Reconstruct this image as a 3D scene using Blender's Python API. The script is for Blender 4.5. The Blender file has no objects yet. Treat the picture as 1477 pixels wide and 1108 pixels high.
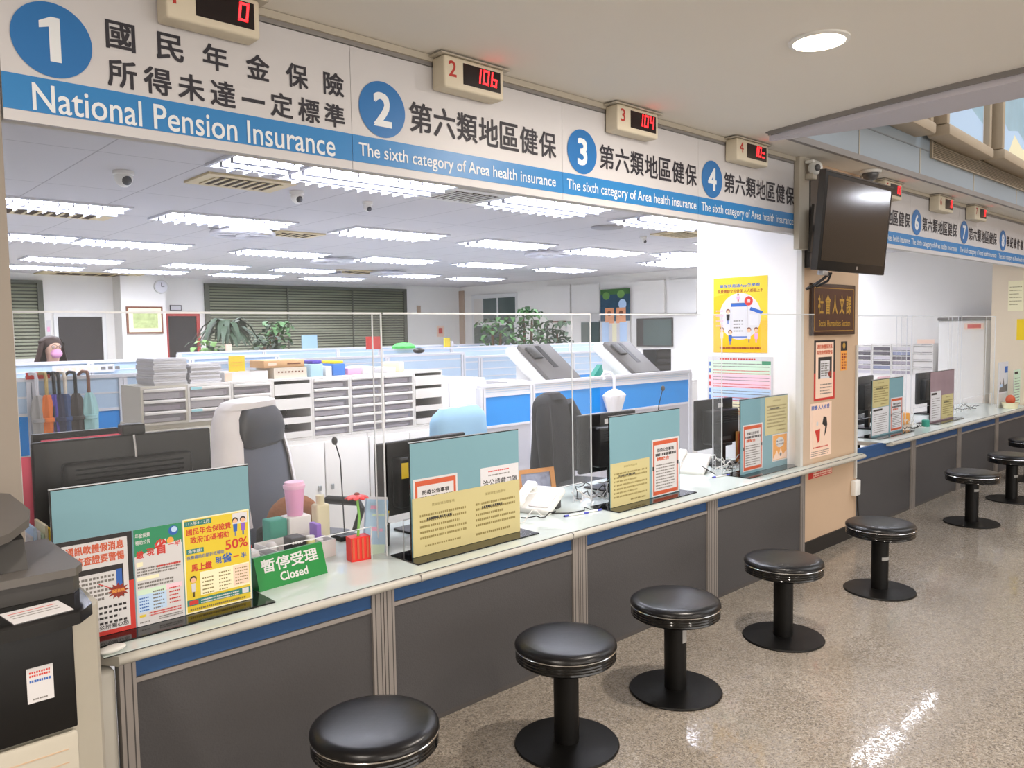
import bpy, bmesh, math, random
from mathutils import Vector, Matrix
random.seed(7)
C = bpy.context.scene.collection
R = math.radians
PI = math.pi
# ------------------------------------------------------------------ camera
W, HH = 1477, 1108
YAW, PIT, ROL, F = 0.749384, -0.066046, -0.015951, 1148.577
EYE = Vector((0, 0, 1.65))
_fw = Vector((math.sin(YAW)*math.cos(PIT), math.cos(YAW)*math.cos(PIT), math.sin(PIT)))
_r = _fw.cross(Vector((0, 0, 1))).normalized(); _u = _r.cross(_fw)
_R = _r*math.cos(ROL) + _u*math.sin(ROL); _U = _u*math.cos(ROL) - _r*math.sin(ROL)
cd = bpy.data.cameras.new('camera'); cam = bpy.data.objects.new('camera', cd); C.objects.link(cam)
cd.sensor_fit = 'HORIZONTAL'; cd.sensor_width = 36; cd.lens = F/W*36; cd.clip_start = 0.05; cd.clip_end = 100
cam.matrix_world = Matrix(((_R.x, _U.x, -_fw.x, 0), (_R.y, _U.y, -_fw.y, 0), (_R.z, _U.z, -_fw.z, 1.65), (0, 0, 0, 1)))
bpy.context.scene.camera = cam
def at(px, py, x=None, y=None, z=None):
    """point on a known plane of the place that the photograph shows at (px, py)"""
    d = _R*((px-W/2)/F) - _U*((py-HH/2)/F) + _fw
    t = x/d.x if x is not None else y/d.y if y is not None else (z-EYE.z)/d.z
    return EYE + d*t
# ------------------------------------------------------------------ world, exposure, large lights
sc = bpy.context.scene
sc.view_settings.view_transform = 'Standard'; sc.view_settings.look = 'None'
sc.view_settings.gamma = 1; sc.view_settings.use_curve_mapping = False
sc.view_settings.exposure = 0.0
sc.cycles.max_bounces = 8; sc.cycles.transparent_max_bounces = 24; sc.cycles.use_denoising = True
sc.cycles.sample_clamp_indirect = 6
wd = bpy.data.worlds.new('world'); sc.world = wd; wd.use_nodes = True
wd.node_tree.nodes['Background'].inputs[0].default_value = (0.9, 0.93, 1, 1)
wd.node_tree.nodes['Background'].inputs[1].default_value = 0.25
LAMP = 33.0            # radiance of the office ceiling panels
DOWN = 45             # watts of a lobby downlight
ATR = 330             # watts of the added fill light over the atrium
def area_light(name, loc, sx, sy, watts, col=(1, 1, 1), rot=(0, 0, 0), disk=False):
    l = bpy.data.lights.new(name, 'AREA'); l.shape = 'DISK' if disk else 'RECTANGLE'
    l.size = sx
    if not disk: l.size_y = sy
    l.energy = watts; l.color = col
    o = bpy.data.objects.new(name, l); o.location = loc; o.rotation_euler = rot; C.objects.link(o); return o
area_light('atrium_fill', (9.5, -1.2, 5.85), 7, 5, ATR, (0.92, 0.95, 1))  # broad unseen fill light added above the atrium
area_light('lobby_fill', (2.5, -5.9, 1.5), 12, 2.6, 270, (1, 0.96, 0.92), (R(90), 0, 0))  # fill light added behind the camera to lift the lobby ceiling and signs
DL = [(3.16, 1.55), (-0.4, 1.1), (3.1, -1.3), (0.2, -1.6), (-2.6, -0.6), (1.2, -3.6)]
for x, y in DL:
    area_light('downlight_lamp', (x, y, 2.772), 0.17, 0, DOWN, (1, 0.91, 0.82), disk=True)

# ------------------------------------------------------------------ materials
def lin(h):
    h = h.lstrip('#'); c = [int(h[i:i+2], 16)/255 for i in (0, 2, 4)]
    return tuple(v/12.92 if v <= 0.04045 else ((v+0.055)/1.055)**2.4 for v in c) + (1,)
MT = {}
def mat(name, col, rough=0.5, metal=0.0, noise=0.0, nscale=20.0, bump=0.0, spec=0.5, emit=0.0, trans=0.0, coat=0.0):
    m = bpy.data.materials.new(name); m.use_nodes = True; nt = m.node_tree; b = nt.nodes['Principled BSDF']
    c = lin(col)
    b.inputs['Base Color'].default_value = c; b.inputs['Roughness'].default_value = rough
    b.inputs['Metallic'].default_value = metal; b.inputs['Specular IOR Level'].default_value = spec
    b.inputs['Coat Weight'].default_value = coat
    if emit: b.inputs['Emission Color'].default_value = c; b.inputs['Emission Strength'].default_value = emit
    if noise or bump:
        tc = nt.nodes.new('ShaderNodeTexCoord'); n = nt.nodes.new('ShaderNodeTexNoise')
        n.inputs['Scale'].default_value = nscale; n.inputs['Detail'].default_value = 4
        nt.links.new(tc.outputs['Object'], n.inputs['Vector'])
        if noise:
            mx = nt.nodes.new('ShaderNodeMix'); mx.data_type = 'RGBA'
            mx.inputs[6].default_value = tuple(max(0, v*(1-noise)) for v in c[:3])+(1,)
            mx.inputs[7].default_value = tuple(min(1, v*(1+noise)) for v in c[:3])+(1,)
            nt.links.new(n.outputs['Fac'], mx.inputs[0]); nt.links.new(mx.outputs[2], b.inputs['Base Color'])
        if bump:
            bp = nt.nodes.new('ShaderNodeBump'); bp.inputs['Strength'].default_value = bump; bp.inputs['Distance'].default_value = 0.004
            nt.links.new(n.outputs['Fac'], bp.inputs['Height']); nt.links.new(bp.outputs['Normal'], b.inputs['Normal'])
    if trans:
        out = nt.nodes['Material Output']; tr = nt.nodes.new('ShaderNodeBsdfTransparent'); ms = nt.nodes.new('ShaderNodeMixShader')
        lw = nt.nodes.new('ShaderNodeLayerWeight'); lw.inputs['Blend'].default_value = .5
        pw = nt.nodes.new('ShaderNodeMath'); pw.operation = 'POWER'; pw.inputs[1].default_value = 5; nt.links.new(lw.outputs['Facing'], pw.inputs[0])
        fr = nt.nodes.new('ShaderNodeMath'); fr.operation = 'MULTIPLY'; fr.inputs[1].default_value = .35; nt.links.new(pw.outputs[0], fr.inputs[0])
        ad = nt.nodes.new('ShaderNodeMath'); ad.operation = 'ADD'; ad.inputs[1].default_value = 1-trans; ad.use_clamp = True
        nt.links.new(fr.outputs[0], ad.inputs[0]); nt.links.new(ad.outputs[0], ms.inputs[0])
        nt.links.new(tr.outputs[0], ms.inputs[1]); nt.links.new(b.outputs[0], ms.inputs[2]); nt.links.new(ms.outputs[0], out.inputs[0])
    MT[name] = m; return m
for a in [
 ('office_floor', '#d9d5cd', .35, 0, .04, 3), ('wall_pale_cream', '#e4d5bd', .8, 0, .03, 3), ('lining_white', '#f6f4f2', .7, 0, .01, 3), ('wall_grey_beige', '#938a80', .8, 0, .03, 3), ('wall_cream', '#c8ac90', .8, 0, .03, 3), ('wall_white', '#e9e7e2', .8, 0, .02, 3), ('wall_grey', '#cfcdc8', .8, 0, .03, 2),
 ('lobby_ceiling', '#ebe6dd', .85, 0, .02, 2), ('black_base', '#1c1a19', .5), ('blue_fascia', '#9ba9b5', .4, 0, .03, 2),
 ('rim_grey', '#8c8886', .5), ('rim_lavender', '#c9c6cf', .6), ('trim_beige', '#bdb5a6', .6), ('joint', '#8f9499', .7),
 ('nosing', '#bbb7ad', .35, 0, .03, 8), ('glass_top', '#d5dfdb', .06, 0, 0, 1, 0, .6), ('seam', '#23241f', .6), ('panel_grey', '#484647', .75, 0, .10, 160, .3),
 ('navy_band', '#244d7e', .6, 0, .05, 80), ('post_grey', '#98918c', .45, .3), ('post_dark', '#4a4644', .6),
 ('leather', '#0b0a0c', .3, 0, .1, 30, .12, .4), ('chrome', '#d8d8d8', .15, 1), ('black_metal', '#0c0b0a', .45, 0, .1, 40, 0, .25), ('tape_grey', '#a9a8a6', .5),
 ('sign_white', '#cfcdcf', .45, 0, .01, 3), ('sign_blue', '#2a7fc0', .4), ('sign_blue_deep', '#2270b4', .4), ('ink', '#2c2a33', .6), ('white_ink', '#e6eaee', .5),
 ('led_case', '#ddd3bd', .5), ('led_black', '#150606', .3), ('red_ink', '#b8362c', .5), ('yellow_ink', '#e0c531', .5),
 ('black_gloss', '#0b0b0c', .12), ('black_plastic', '#100f0f', .4, 0, .06, 60, 0, .3), ('dark_grey', '#3a3836', .45), ('grey_plastic', '#5f5b57', .5, 0, .04, 60), ('copier_beige', '#b8b2a3', .5, 0, .03, 30),
 ('metal_dark', '#4c4a48', .35, .7), ('silver', '#b9babc', .3, .8), ('plaque', '#4a2a20', .35, 0, .15, 12), ('gold', '#c9a24a', .4, .4), ('plaque_frame', '#33211a', .3),
 ('paper', '#d3d1d2', .8), ('paper_grey', '#d9d8dc', .8, 0, .05, 60), ('yellow_paper', '#c8bd8a', .8, 0, .02, 10), ('lightblue', '#78a1ad', .6, 0, .04, 5), ('teal_print', '#2f7c74', .6),
 ('orange_red', '#c75a38', .6), ('poster_yellow', '#f2cf1e', .6), ('poster_deep_yellow', '#f0b60c', .6), ('poster_green', '#2f8a60', .6), ('red_print', '#c9382f', .6), ('dark_print', '#2a2626', .6), ('blue_print', '#2f5fae', .6), ('pale_green', '#cfe6cf', .7), ('pale_blue', '#bcd6f2', .7), ('pale_pink', '#f3cbd8', .7), ('pale_cream', '#f3ecc8', .7), ('brown_red', '#8e2f1f', .6), ('skin_print', '#eab795', .7), ('grey_text', '#76726e', .7), ('text_olive', '#8a7c48', .7), ('orange_print', '#e9a24a', .7), ('peach', '#f3d3bd', .7),
 ('closed_green', '#0d8034', .35), ('white_plastic', '#eeede9', .35, 0, .02, 30), ('white_soft', '#e9e4e4', .9, 0, .03, 15, .3), ('chair_dark', '#2e2e33', .38, 0, .06, 20, .1), ('chair_grey', '#585b66', .38, 0, .06, 20, .1), ('chair_blue', '#9cc6e6', .9, 0, .06, 14, .5), ('jacket_black', '#161519', .9, 0, .15, 9, .12), ('chair_black', '#19191b', .6),
 ('cup_pink', '#eaa6cf', .4), ('cup_lid', '#f3c1dd', .4), ('red_toy', '#e0231d', .45), ('stem_green', '#7cc24a', .5), ('book_blue', '#a9cbe6', .5, 0, .1, 9), ('plush_brown', '#8f5a38', 1, 0, .15, 40, 1), ('amber', '#ddd4b0', .3), ('tray_white', '#e3e1df', .6), ('polka', '#29282b', .6), ('purple', '#8a5fc2', .5), ('pen_blue', '#4a50b5', .4), ('teal_dark', '#2f8f7c', .6),
 ('org_white', '#e6e3df', .5, 0, .02, 20), ('org_beige', '#c6c1b4', .6, 0, .03, 20), ('tray_dark', '#5b5560', .5, 0, .3, 25), ('tray_mauve', '#a79fac', .5, 0, .2, 25), ('tray_blue', '#8c93b4', .5, 0, .2, 25), ('tray_paper', '#d3cfd8', .6, 0, .1, 25), ('slot_dark', '#2d2a2c', .8), ('label_yellow', '#efe6a2', .6), ('label_cyan', '#a6dbe0', .6),
 ('part_frame', '#dfe0e6', .4), ('part_blue', '#1a8fe2', .85, 0, .04, 60), ('part_pale', '#bcd2e6', .5, 0, .06, 8), ('part_grey', '#c3c4cd', .85, 0, .05, 60),
 ('shutter', '#8f927b', .6, 0, .03, 6), ('shutter_dark', '#5c5d50', .6), ('dark_room', '#2a2524', .7), ('dark_room_b', '#3b3736', .7), ('door_brown', '#b49f8c', .6), ('frame_brown', '#7a4a32', .5), ('picture_mat', '#e8dec0', .7), ('picture_art', '#a9b57c', .7, 0, .5, 18), ('glass_dark', '#566360', .15), ('window_pane', '#5e6a66', .15, 0, .3, 2), ('win_frame', '#d8d8d6', .5), ('red_trim', '#a63a34', .5),
 ('leaf', '#3f6b35', .6, 0, .3, 8), ('leaf_dark', '#263f26', .6, 0, .3, 8), ('leaf_light', '#6f9a4e', .6, 0, .3, 8), ('bark', '#6b4f38', .8), ('pot', '#7a4a36', .7), ('pot_white', '#d9d6d0', .6),
 ('vent_beige', '#d0c09a', .6, 0, .08, 10), ('vent_dark', '#463826', .8), ('lamp_frame', '#dedee4', .5), ('lamp_louver', '#a9aab6', .5), ('cream_wood', '#b2a28c', .5, 0, .08, 6), ('grille', '#a79a86', .5), ('grille_dark', '#3c352e', .7),
 ('u_orange', '#e0742a', .6), ('u_navy', '#2a2b45', .7), ('u_purple', '#4b3aa0', .6), ('u_grey', '#9d9a95', .6), ('u_brown', '#3b332f', .7), ('u_teal', '#9fc9c6', .6), ('u_blue', '#34486f', .7), ('wood_handle', '#b79f63', .5), ('u_white', '#e9eaf0', .5),
 ('red_folder', '#ff5f7c', .6), ('wood_orange', '#c98a4a', .5, 0, .1, 10), ('photo_print', '#8e94ac', .5, 0, .5, 40), ('cable_white', '#dcdad6', .5), ('cable_black', '#1d1c1c', .5), ('crate', '#d9cdbb', .6), ('cardboard', '#cfa476', .8, 0, .08, 20), ('folder_blue', '#3a74c0', .6), ('box_blue', '#a8c9dd', .5), ('pinkish', '#e7a7c6', .6), ('green_bright', '#3fc04a', .6),
 ('skin', '#e3b59c', .6), ('hair', '#46322c', .6, 0, .2, 40), ('mask_pink', '#eda5cb', .8), ('coat_dark', '#3a2f38', .9), ('curtain', '#d3cfc8', .9), ('poster_night', '#24485c', .6, 0, .4, 14), ('orange_lantern', '#e6a074', .6), ('dome_grey', '#5a5a5c', .2), ('sky_print', '#9fc4d8', .35, 0, .25, 3), ('mauve_print', '#9a8590', .4, 0, .3, 4), ('foliage_print', '#59786a', .4, 0, .5, 6), ('wrist', '#d0392f', .5),
]: mat(*a)
mat('acrylic', '#eef2f5', .05, trans=.97); mat('acrylic_edge', '#f2f4f6', .3, trans=.30); mat('clear_plastic', '#e6eaee', .1, trans=.75); mat('drawer_clear', '#d9d4de', .15, trans=.78)
mat('part_glass', '#cfe0ee', .2, trans=.45)
mat('led_red', '#ff2a30', .5, emit=3.0)
mat('lamp_warm', '#ffe9cf', .5, emit=14)
def office_lamp():
    m = mat('lamp_tube', '#f4f6ff', .5, emit=LAMP); return m
office_lamp()
def terrazzo():
    m = mat('terrazzo', '#8f867b', .13, spec=.5); nt = m.node_tree; b = nt.nodes['Principled BSDF']
    tc = nt.nodes.new('ShaderNodeTexCoord')
    vs = []
    for s in (150, 310):
        v = nt.nodes.new('ShaderNodeTexVoronoi'); v.inputs['Scale'].default_value = s
        nt.links.new(tc.outputs['Object'], v.inputs['Vector'])
        r = nt.nodes.new('ShaderNodeValToRGB'); r.color_ramp.interpolation = 'CONSTANT'
        sp = nt.nodes.new('ShaderNodeSeparateColor'); nt.links.new(v.outputs['Color'], sp.inputs[0]); nt.links.new(sp.outputs[0], r.inputs[0])
        els = [(0, '#5e5650'), (.16, '#82796e'), (.36, '#a79d90'), (.62, '#beb4a6'), (.85, '#9b8f80')]
        e = r.color_ramp.elements; e[0].color = lin(els[0][1]); e[1].position = .16; e[1].color = lin(els[1][1])
        for p, c in els[2:]:
            q = e.new(p); q.color = lin(c)
        vs.append(r)
    mx = nt.nodes.new('ShaderNodeMix'); mx.data_type = 'RGBA'; mx.inputs[0].default_value = .5
    nt.links.new(vs[0].outputs[0], mx.inputs[6]); nt.links.new(vs[1].outputs[0], mx.inputs[7])
    n = nt.nodes.new('ShaderNodeTexNoise'); n.inputs['Scale'].default_value = 1.2; nt.links.new(tc.outputs['Object'], n.inputs['Vector'])
    m2 = nt.nodes.new('ShaderNodeMix'); m2.data_type = 'RGBA'; m2.blend_type = 'MULTIPLY'; m2.inputs[0].default_value = .35
    nt.links.new(mx.outputs[2], m2.inputs[6]); nt.links.new(n.outputs['Fac'], m2.inputs[7])
    nt.links.new(m2.outputs[2], b.inputs['Base Color'])
    v3 = nt.nodes.new('ShaderNodeTexVoronoi'); v3.inputs['Scale'].default_value = 130; nt.links.new(tc.outputs['Object'], v3.inputs['Vector'])
    s3 = nt.nodes.new('ShaderNodeSeparateColor'); nt.links.new(v3.outputs['Color'], s3.inputs[0])
    mr = nt.nodes.new('ShaderNodeMapRange'); mr.inputs['From Min'].default_value = .3; mr.inputs['From Max'].default_value = .8; mr.inputs['To Min'].default_value = .03; mr.inputs['To Max'].default_value = .38
    nt.links.new(s3.outputs[1], mr.inputs['Value']); nt.links.new(mr.outputs[0], b.inputs['Roughness'])
    n2 = nt.nodes.new('ShaderNodeTexNoise'); n2.inputs['Scale'].default_value = 160; nt.links.new(tc.outputs['Object'], n2.inputs['Vector'])
    bp = nt.nodes.new('ShaderNodeBump'); bp.inputs['Strength'].default_value = .1; bp.inputs['Distance'].default_value = .0005
    nt.links.new(n2.outputs['Fac'], bp.inputs['Height']); nt.links.new(bp.outputs['Normal'], b.inputs['Normal'])
terrazzo()
def tiles():
    m = mat('ceiling_tile', '#c6c4c6', .9); nt = m.node_tree; b = nt.nodes['Principled BSDF']
    g = nt.nodes.new('ShaderNodeTexCoord'); s = nt.nodes.new('ShaderNodeSeparateXYZ'); nt.links.new(g.outputs['Object'], s.inputs[0])
    ls = []
    for ax, off, per in ((0, .21, .6), (1, .12, 1.2)):
        a = nt.nodes.new('ShaderNodeMath'); a.operation = 'SUBTRACT'; a.inputs[1].default_value = off; nt.links.new(s.outputs[ax], a.inputs[0])
        w = nt.nodes.new('ShaderNodeMath'); w.operation = 'WRAP'; w.inputs[1].default_value = per; w.inputs[2].default_value = 0; nt.links.new(a.outputs[0], w.inputs[0])
        l = nt.nodes.new('ShaderNodeMath'); l.operation = 'LESS_THAN'; l.inputs[1].default_value = .009; nt.links.new(w.outputs[0], l.inputs[0]); ls.append(l)
    mxm = nt.nodes.new('ShaderNodeMath'); mxm.operation = 'MAXIMUM'; nt.links.new(ls[0].outputs[0], mxm.inputs[0]); nt.links.new(ls[1].outputs[0], mxm.inputs[1])
    mu = nt.nodes.new('ShaderNodeMath'); mu.operation = 'MULTIPLY'; mu.inputs[1].default_value = .55; nt.links.new(mxm.outputs[0], mu.inputs[0])
    mx = nt.nodes.new('ShaderNodeMix'); mx.data_type = 'RGBA'; mx.inputs[6].default_value = lin('#c6c4c6'); mx.inputs[7].default_value = lin('#7c7a7c')
    nt.links.new(mu.outputs[0], mx.inputs[0]); nt.links.new(mx.outputs[2], b.inputs['Base Color'])
tiles()
# ------------------------------------------------------------------ mesh builder
_txt = {}
def text_geo(s, bold):
    k = (s, bold)
    if k not in _txt:
        c = bpy.data.curves.new('t', 'FONT'); c.body = s; c.resolution_u = 3
        o = bpy.data.objects.new('t', c); C.objects.link(o)
        me = bpy.data.meshes.new_from_object(o.evaluated_get(bpy.context.evaluated_depsgraph_get()))
        vs = [(v.co.x, v.co.y) for v in me.vertices]; fs = [tuple(p.vertices) for p in me.polygons]
        bpy.data.objects.remove(o); bpy.data.curves.remove(c); bpy.data.meshes.remove(me)
        x0 = min(v[0] for v in vs); x1 = max(v[0] for v in vs); y0 = min(v[1] for v in vs); y1 = max(v[1] for v in vs)
        _txt[k] = ([(x-x0, y-y0) for x, y in vs], fs, x1-x0, y1-y0)
    return _txt[k]
class MB:
    def __init__(s): s.v = []; s.f = []; s.mi = []; s.sm = []; s.ms = []
    def m(s, n):
        if n not in s.ms: s.ms.append(n)
        return s.ms.index(n)
    def add(s, vs, fs, m, smooth=False, X=None):
        b = len(s.v); k = s.m(m)
        s.v += [tuple(X @ Vector(v)) if X is not None else tuple(v) for v in vs]
        for f in fs: s.f.append(tuple(i+b for i in f)); s.mi.append(k); s.sm.append(smooth)
        return s
    def box(s, a, b, m, X=None):
        x0, y0, z0 = a; x1, y1, z1 = b
        return s.add([(x0, y0, z0), (x1, y0, z0), (x1, y1, z0), (x0, y1, z0), (x0, y0, z1), (x1, y0, z1), (x1, y1, z1), (x0, y1, z1)],
              [(3, 2, 1, 0), (4, 5, 6, 7), (0, 1, 5, 4), (1, 2, 6, 5), (2, 3, 7, 6), (3, 0, 4, 7)], m, False, X)
    def rbox(s, a, b, m, r=.01, seg=3, X=None):
        bm = bmesh.new(); bmesh.ops.create_cube(bm, size=1)
        for v in bm.verts: v.co = Vector([(a[i]+b[i])/2+v.co[i]*(b[i]-a[i]) for i in range(3)])
        bmesh.ops.bevel(bm, geom=bm.edges[:], offset=r, segments=seg, profile=.5, affect='EDGES')
        bm.verts.index_update()
        s.add([v.co.copy() for v in bm.verts], [[v.index for v in f.verts] for f in bm.faces], m, True, X); bm.free(); return s
    def prism(s, pts, lo, hi, m, axis='z', X=None, smooth=False):
        n = len(pts)
        def g(p, t): return {'z': (p[0], p[1], t), 'y': (p[0], t, p[1]), 'x': (t, p[0], p[1])}[axis]
        vs = [g(p, lo) for p in pts] + [g(p, hi) for p in pts]
        fs = [tuple(range(n-1, -1, -1)), tuple(range(n, 2*n))] + [(i, (i+1) % n, (i+1) % n+n, i+n) for i in range(n)]
        return s.add(vs, fs, m, smooth, X)
    def lathe(s, prof, m, c=(0, 0, 0), seg=28, X=None):
        vs = []; fs = []; n = len(prof)
        for r, z in prof:
            for k in range(seg):
                a = 2*PI*k/seg; vs.append((c[0]+r*math.cos(a), c[1]+r*math.sin(a), c[2]+z))
        for i in range(n-1):
            for k in range(seg):
                k2 = (k+1) % seg; fs.append((i*seg+k, i*seg+k2, (i+1)*seg+k2, (i+1)*seg+k))
        if prof[0] != prof[-1]: fs.append(tuple(range(seg-1, -1, -1))); fs.append(tuple((n-1)*seg+k for k in range(seg)))
        return s.add(vs, fs, m, True, X)
    def cyl(s, c, r, h, m, r2=None, seg=24, X=None):
        return s.lathe([(r, 0), (r if r2 is None else r2, h)], m, c, seg, X)
    def tube(s, pts, r, m, seg=8):
        pts = [Vector(p) for p in pts]; vs = []; fs = []; n = len(pts)
        rr = r if isinstance(r, (list, tuple)) else [r]*n
        t0 = (pts[1]-pts[0]).normalized(); up = Vector((0, 0, 1)) if abs(t0.z) < .9 else Vector((1, 0, 0)); a = t0.cross(up).normalized()
        for i, p in enumerate(pts):
            t = (pts[min(i+1, n-1)]-pts[max(i-1, 0)]).normalized(); a = (a-t*a.dot(t)).normalized(); b = t.cross(a)
            for k in range(seg):
                q = 2*PI*k/seg; vs.append(p+(a*math.cos(q)+b*math.sin(q))*rr[i])
        for i in range(n-1):
            for k in range(seg):
                k2 = (k+1) % seg; fs.append((i*seg+k, i*seg+k2, (i+1)*seg+k2, (i+1)*seg+k))
        fs.append(tuple(range(seg-1, -1, -1))); fs.append(tuple((n-1)*seg+k for k in range(seg)))
        return s.add(vs, fs, m, True)
    def sph(s, c, r, m, seg=16, X=None):
        if not isinstance(r, (tuple, list)): r = (r, r, r)
        h = seg//2; vs = [(c[0], c[1], c[2]-r[2])]; fs = []
        for i in range(1, h):
            t = PI*i/h
            for k in range(seg):
                a = 2*PI*k/seg; vs.append((c[0]+r[0]*math.sin(t)*math.cos(a), c[1]+r[1]*math.sin(t)*math.sin(a), c[2]-r[2]*math.cos(t)))
        vs.append((c[0], c[1], c[2]+r[2])); L = len(vs)-1
        for k in range(seg):
            k2 = (k+1) % seg; fs.append((0, 1+k2, 1+k)); fs.append((L, L-seg+k, L-seg+k2))
            for i in range(h-2): fs.append((1+i*seg+k, 1+i*seg+k2, 1+(i+1)*seg+k2, 1+(i+1)*seg+k))
        return s.add(vs, fs, m, True, X)
    def text(s, t, o, u, v, h, m, w=None, bold=.02, anchor='l'):
        """lettering of cap height h (bounding box), lower-left corner at o, along u, up v; w fits the width"""
        vs, fs, tw, th = text_geo(t, bold); o = Vector(o); u = Vector(u); v = Vector(v)
        sy = h/th; sx = w/tw if w else sy
        off = {'l': 0, 'c': -tw*sx/2, 'r': -tw*sx}[anchor]
        if not bold: return s.add([o+u*(x*sx+off)+v*(y*sy) for x, y in vs], fs, m)
        q = bold*.62; n = u.cross(v)*.00004
        for i, (a, b) in enumerate(((-q, -q), (q, -q), (q, q), (-q, q))): s.add([o+n*i+u*((x+a)*sx+off)+v*((y+b)*sy) for x, y in vs], fs, m)
        return s
    def loft(s, secs, m, seg=28, e=3.0, a0=0, a1=360, X=None):
        """skin over rounded sections (cx, cy, cz, half width, half depth)"""
        full = a1-a0 >= 360; k = seg if full else seg+1; vs = []; fs = []
        for cx, cy, cz, a, b in secs:
            for i in range(k):
                t = R(a0+(a1-a0)*i/seg); c_, s_ = math.cos(t), math.sin(t)
                vs.append((cx+a*math.copysign(abs(c_)**(2/e), c_), cy+b*math.copysign(abs(s_)**(2/e), s_), cz))
        for j in range(len(secs)-1):
            for i in range(k if full else k-1):
                i2 = (i+1) % k; fs.append((j*k+i, j*k+i2, (j+1)*k+i2, (j+1)*k+i))
        if full: fs.append(tuple(range(k-1, -1, -1))); fs.append(tuple((len(secs)-1)*k+i for i in range(k)))
        return s.add(vs, fs, m, True, X)
    def build(s, name, parent=None, world=False, sharp=35):
        me = bpy.data.meshes.new(name); off = parent.location if (parent is not None and world) else Vector((0, 0, 0))
        if parent is not None and world and parent.parent is not None: off = off + parent.parent.location
        me.from_pydata([tuple(Vector(v)-off) for v in s.v], [], s.f)
        for n in s.ms: me.materials.append(MT[n])
        me.polygons.foreach_set('material_index', s.mi); me.polygons.foreach_set('use_smooth', s.sm); me.update()
        if any(s.sm): me.set_sharp_from_angle(angle=R(sharp))
        o = bpy.data.objects.new(name, me); C.objects.link(o)
        if parent is not None: o.parent = parent
        return o
def thing(name, label, cat, loc=(0, 0, 0), rotz=0, group=None):
    o = bpy.data.objects.new(name, None); C.objects.link(o); o.empty_display_size = .1
    o.location = loc; o.rotation_euler = (0, 0, rotz); o['label'] = label; o['category'] = cat
    if group: o['group'] = group
    return o
def tag(o, label, cat, group=None, kind=None):
    o['label'] = label; o['category'] = cat
    if group: o['group'] = group
    if kind: o['kind'] = kind
    return o
def struct(name, mb, label, cat='wall'):
    o = mb.build(name); o['kind'] = 'structure'; o['label'] = label; o['category'] = cat; return o
def dup(root, loc, rotz, label, group=None):
    r = root.copy(); C.objects.link(r); r.location = loc; r.rotation_euler = (0, 0, rotz); r['label'] = label
    if group: r['group'] = group
    for ch in list(root.children):
        c = ch.copy(); C.objects.link(c); c.parent = r
        for g in ch.children:
            d = g.copy(); C.objects.link(d); d.parent = c
    return r
class Pl:
    """printing on a flat sheet: coordinates run 0..1 over its width and height"""
    def __init__(s, mb, o, u, v, w, h): s.mb = mb; s.o = Vector(o); s.u = Vector(u).normalized(); s.vv = Vector(v).normalized(); s.n = s.u.cross(s.vv); s.w = w; s.h = h; s.k = 1
    def p(s, a, b, lift=None): return s.o+s.u*(a*s.w)+s.vv*(b*s.h)+s.n*(.00012*(s.k if lift is None else lift))
    def poly(s, pts, m): s.k += .25; s.mb.add([s.p(*q) for q in pts], [tuple(range(len(pts)))], m); return s
    def rect(s, a, b, c, d, m): return s.poly([(a, b), (c, b), (c, d), (a, d)], m)
    def frame(s, a, b, c, d, t, m):
        q = t*s.w/s.h
        s.rect(a, b, c, b+q, m); s.rect(a, d-q, c, d, m); s.rect(a, b, a+t, d, m); return s.rect(c-t, b, c, d, m)
    def disc(s, a, b, r, m, n=28, sx=1): return s.poly([(a+sx*r*math.cos(2*PI*i/n)*s.h/s.w, b+r*math.sin(2*PI*i/n)) for i in range(n)], m)
    def star(s, a, b, r, m, n=13):
        return s.poly([(a+(r if i % 2 == 0 else r*.62)*math.cos(PI*i/n)*s.h/s.w, b+(r*.8 if i % 2 == 0 else r*.5)*math.sin(PI*i/n)) for i in range(2*n)], m)
    def txt(s, t, a, b, h, m, w=None, bold=.025, anchor='l', slope=0):
        s.k += .25; s.mb.text(t, s.p(a, b), s.u+s.vv*slope, s.vv, h*s.h, m, None if w is None else w*s.w, bold, anchor); return s
    def lines(s, a, b, c, d, n, m, cw=.03, fill=.55, ragged=True):
        """n rows of small print between (a,b) and (c,d)"""
        s.k += .25; step = (d-b)/n
        for i in range(n):
            y = d-(i+1)*step; x = a; end = c-(random.random()*.35*(c-a) if ragged and i % 3 == 2 else 0)
            while x < end:
                l = cw*random.uniform(.6, .9)
                s.mb.add([s.p(x, y), s.p(min(x+l, end), y), s.p(min(x+l, end), y+step*fill), s.p(x, y+step*fill)], [(0, 1, 2, 3)], m); x += cw
        return s
    def person(s, a, b, h, top, low, hair='dark_print'):
        s.rect(a-.012, b, a-.002, b+h*.3, low); s.rect(a+.002, b, a+.012, b+h*.3, low)
        s.poly([(a-.028, b+h*.25), (a+.028, b+h*.25), (a+.034, b+h*.66), (a-.034, b+h*.66)], top)
        s.disc(a, b+h*.86, h*.16, hair); return s.disc(a, b+h*.81, h*.125, 'skin_print')
def sheet(name, label, cat, o, u, w, h, draw, base='paper', t=.0012, group=None, v=(0, 0, 1), parent=None):
    """a thin printed sheet: o lower-left corner of its face, u to the right as read"""
    mb = MB(); p = Pl(mb, o, u, v, w, h)
    a, b, c, d = p.p(0, 0, 0), p.p(1, 0, 0), p.p(1, 1, 0), p.p(0, 1, 0); n = p.n*t
    mb.add([a, b, c, d, a-n, b-n, c-n, d-n], [(0, 1, 2, 3), (7, 6, 5, 4), (0, 4, 5, 1), (1, 5, 6, 2), (2, 6, 7, 3), (3, 7, 4, 0)], base)
    if draw: draw(p)
    ob = mb.build(name, parent, world=parent is not None)
    if parent is None: tag(ob, label, cat, group)
    return ob
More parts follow.
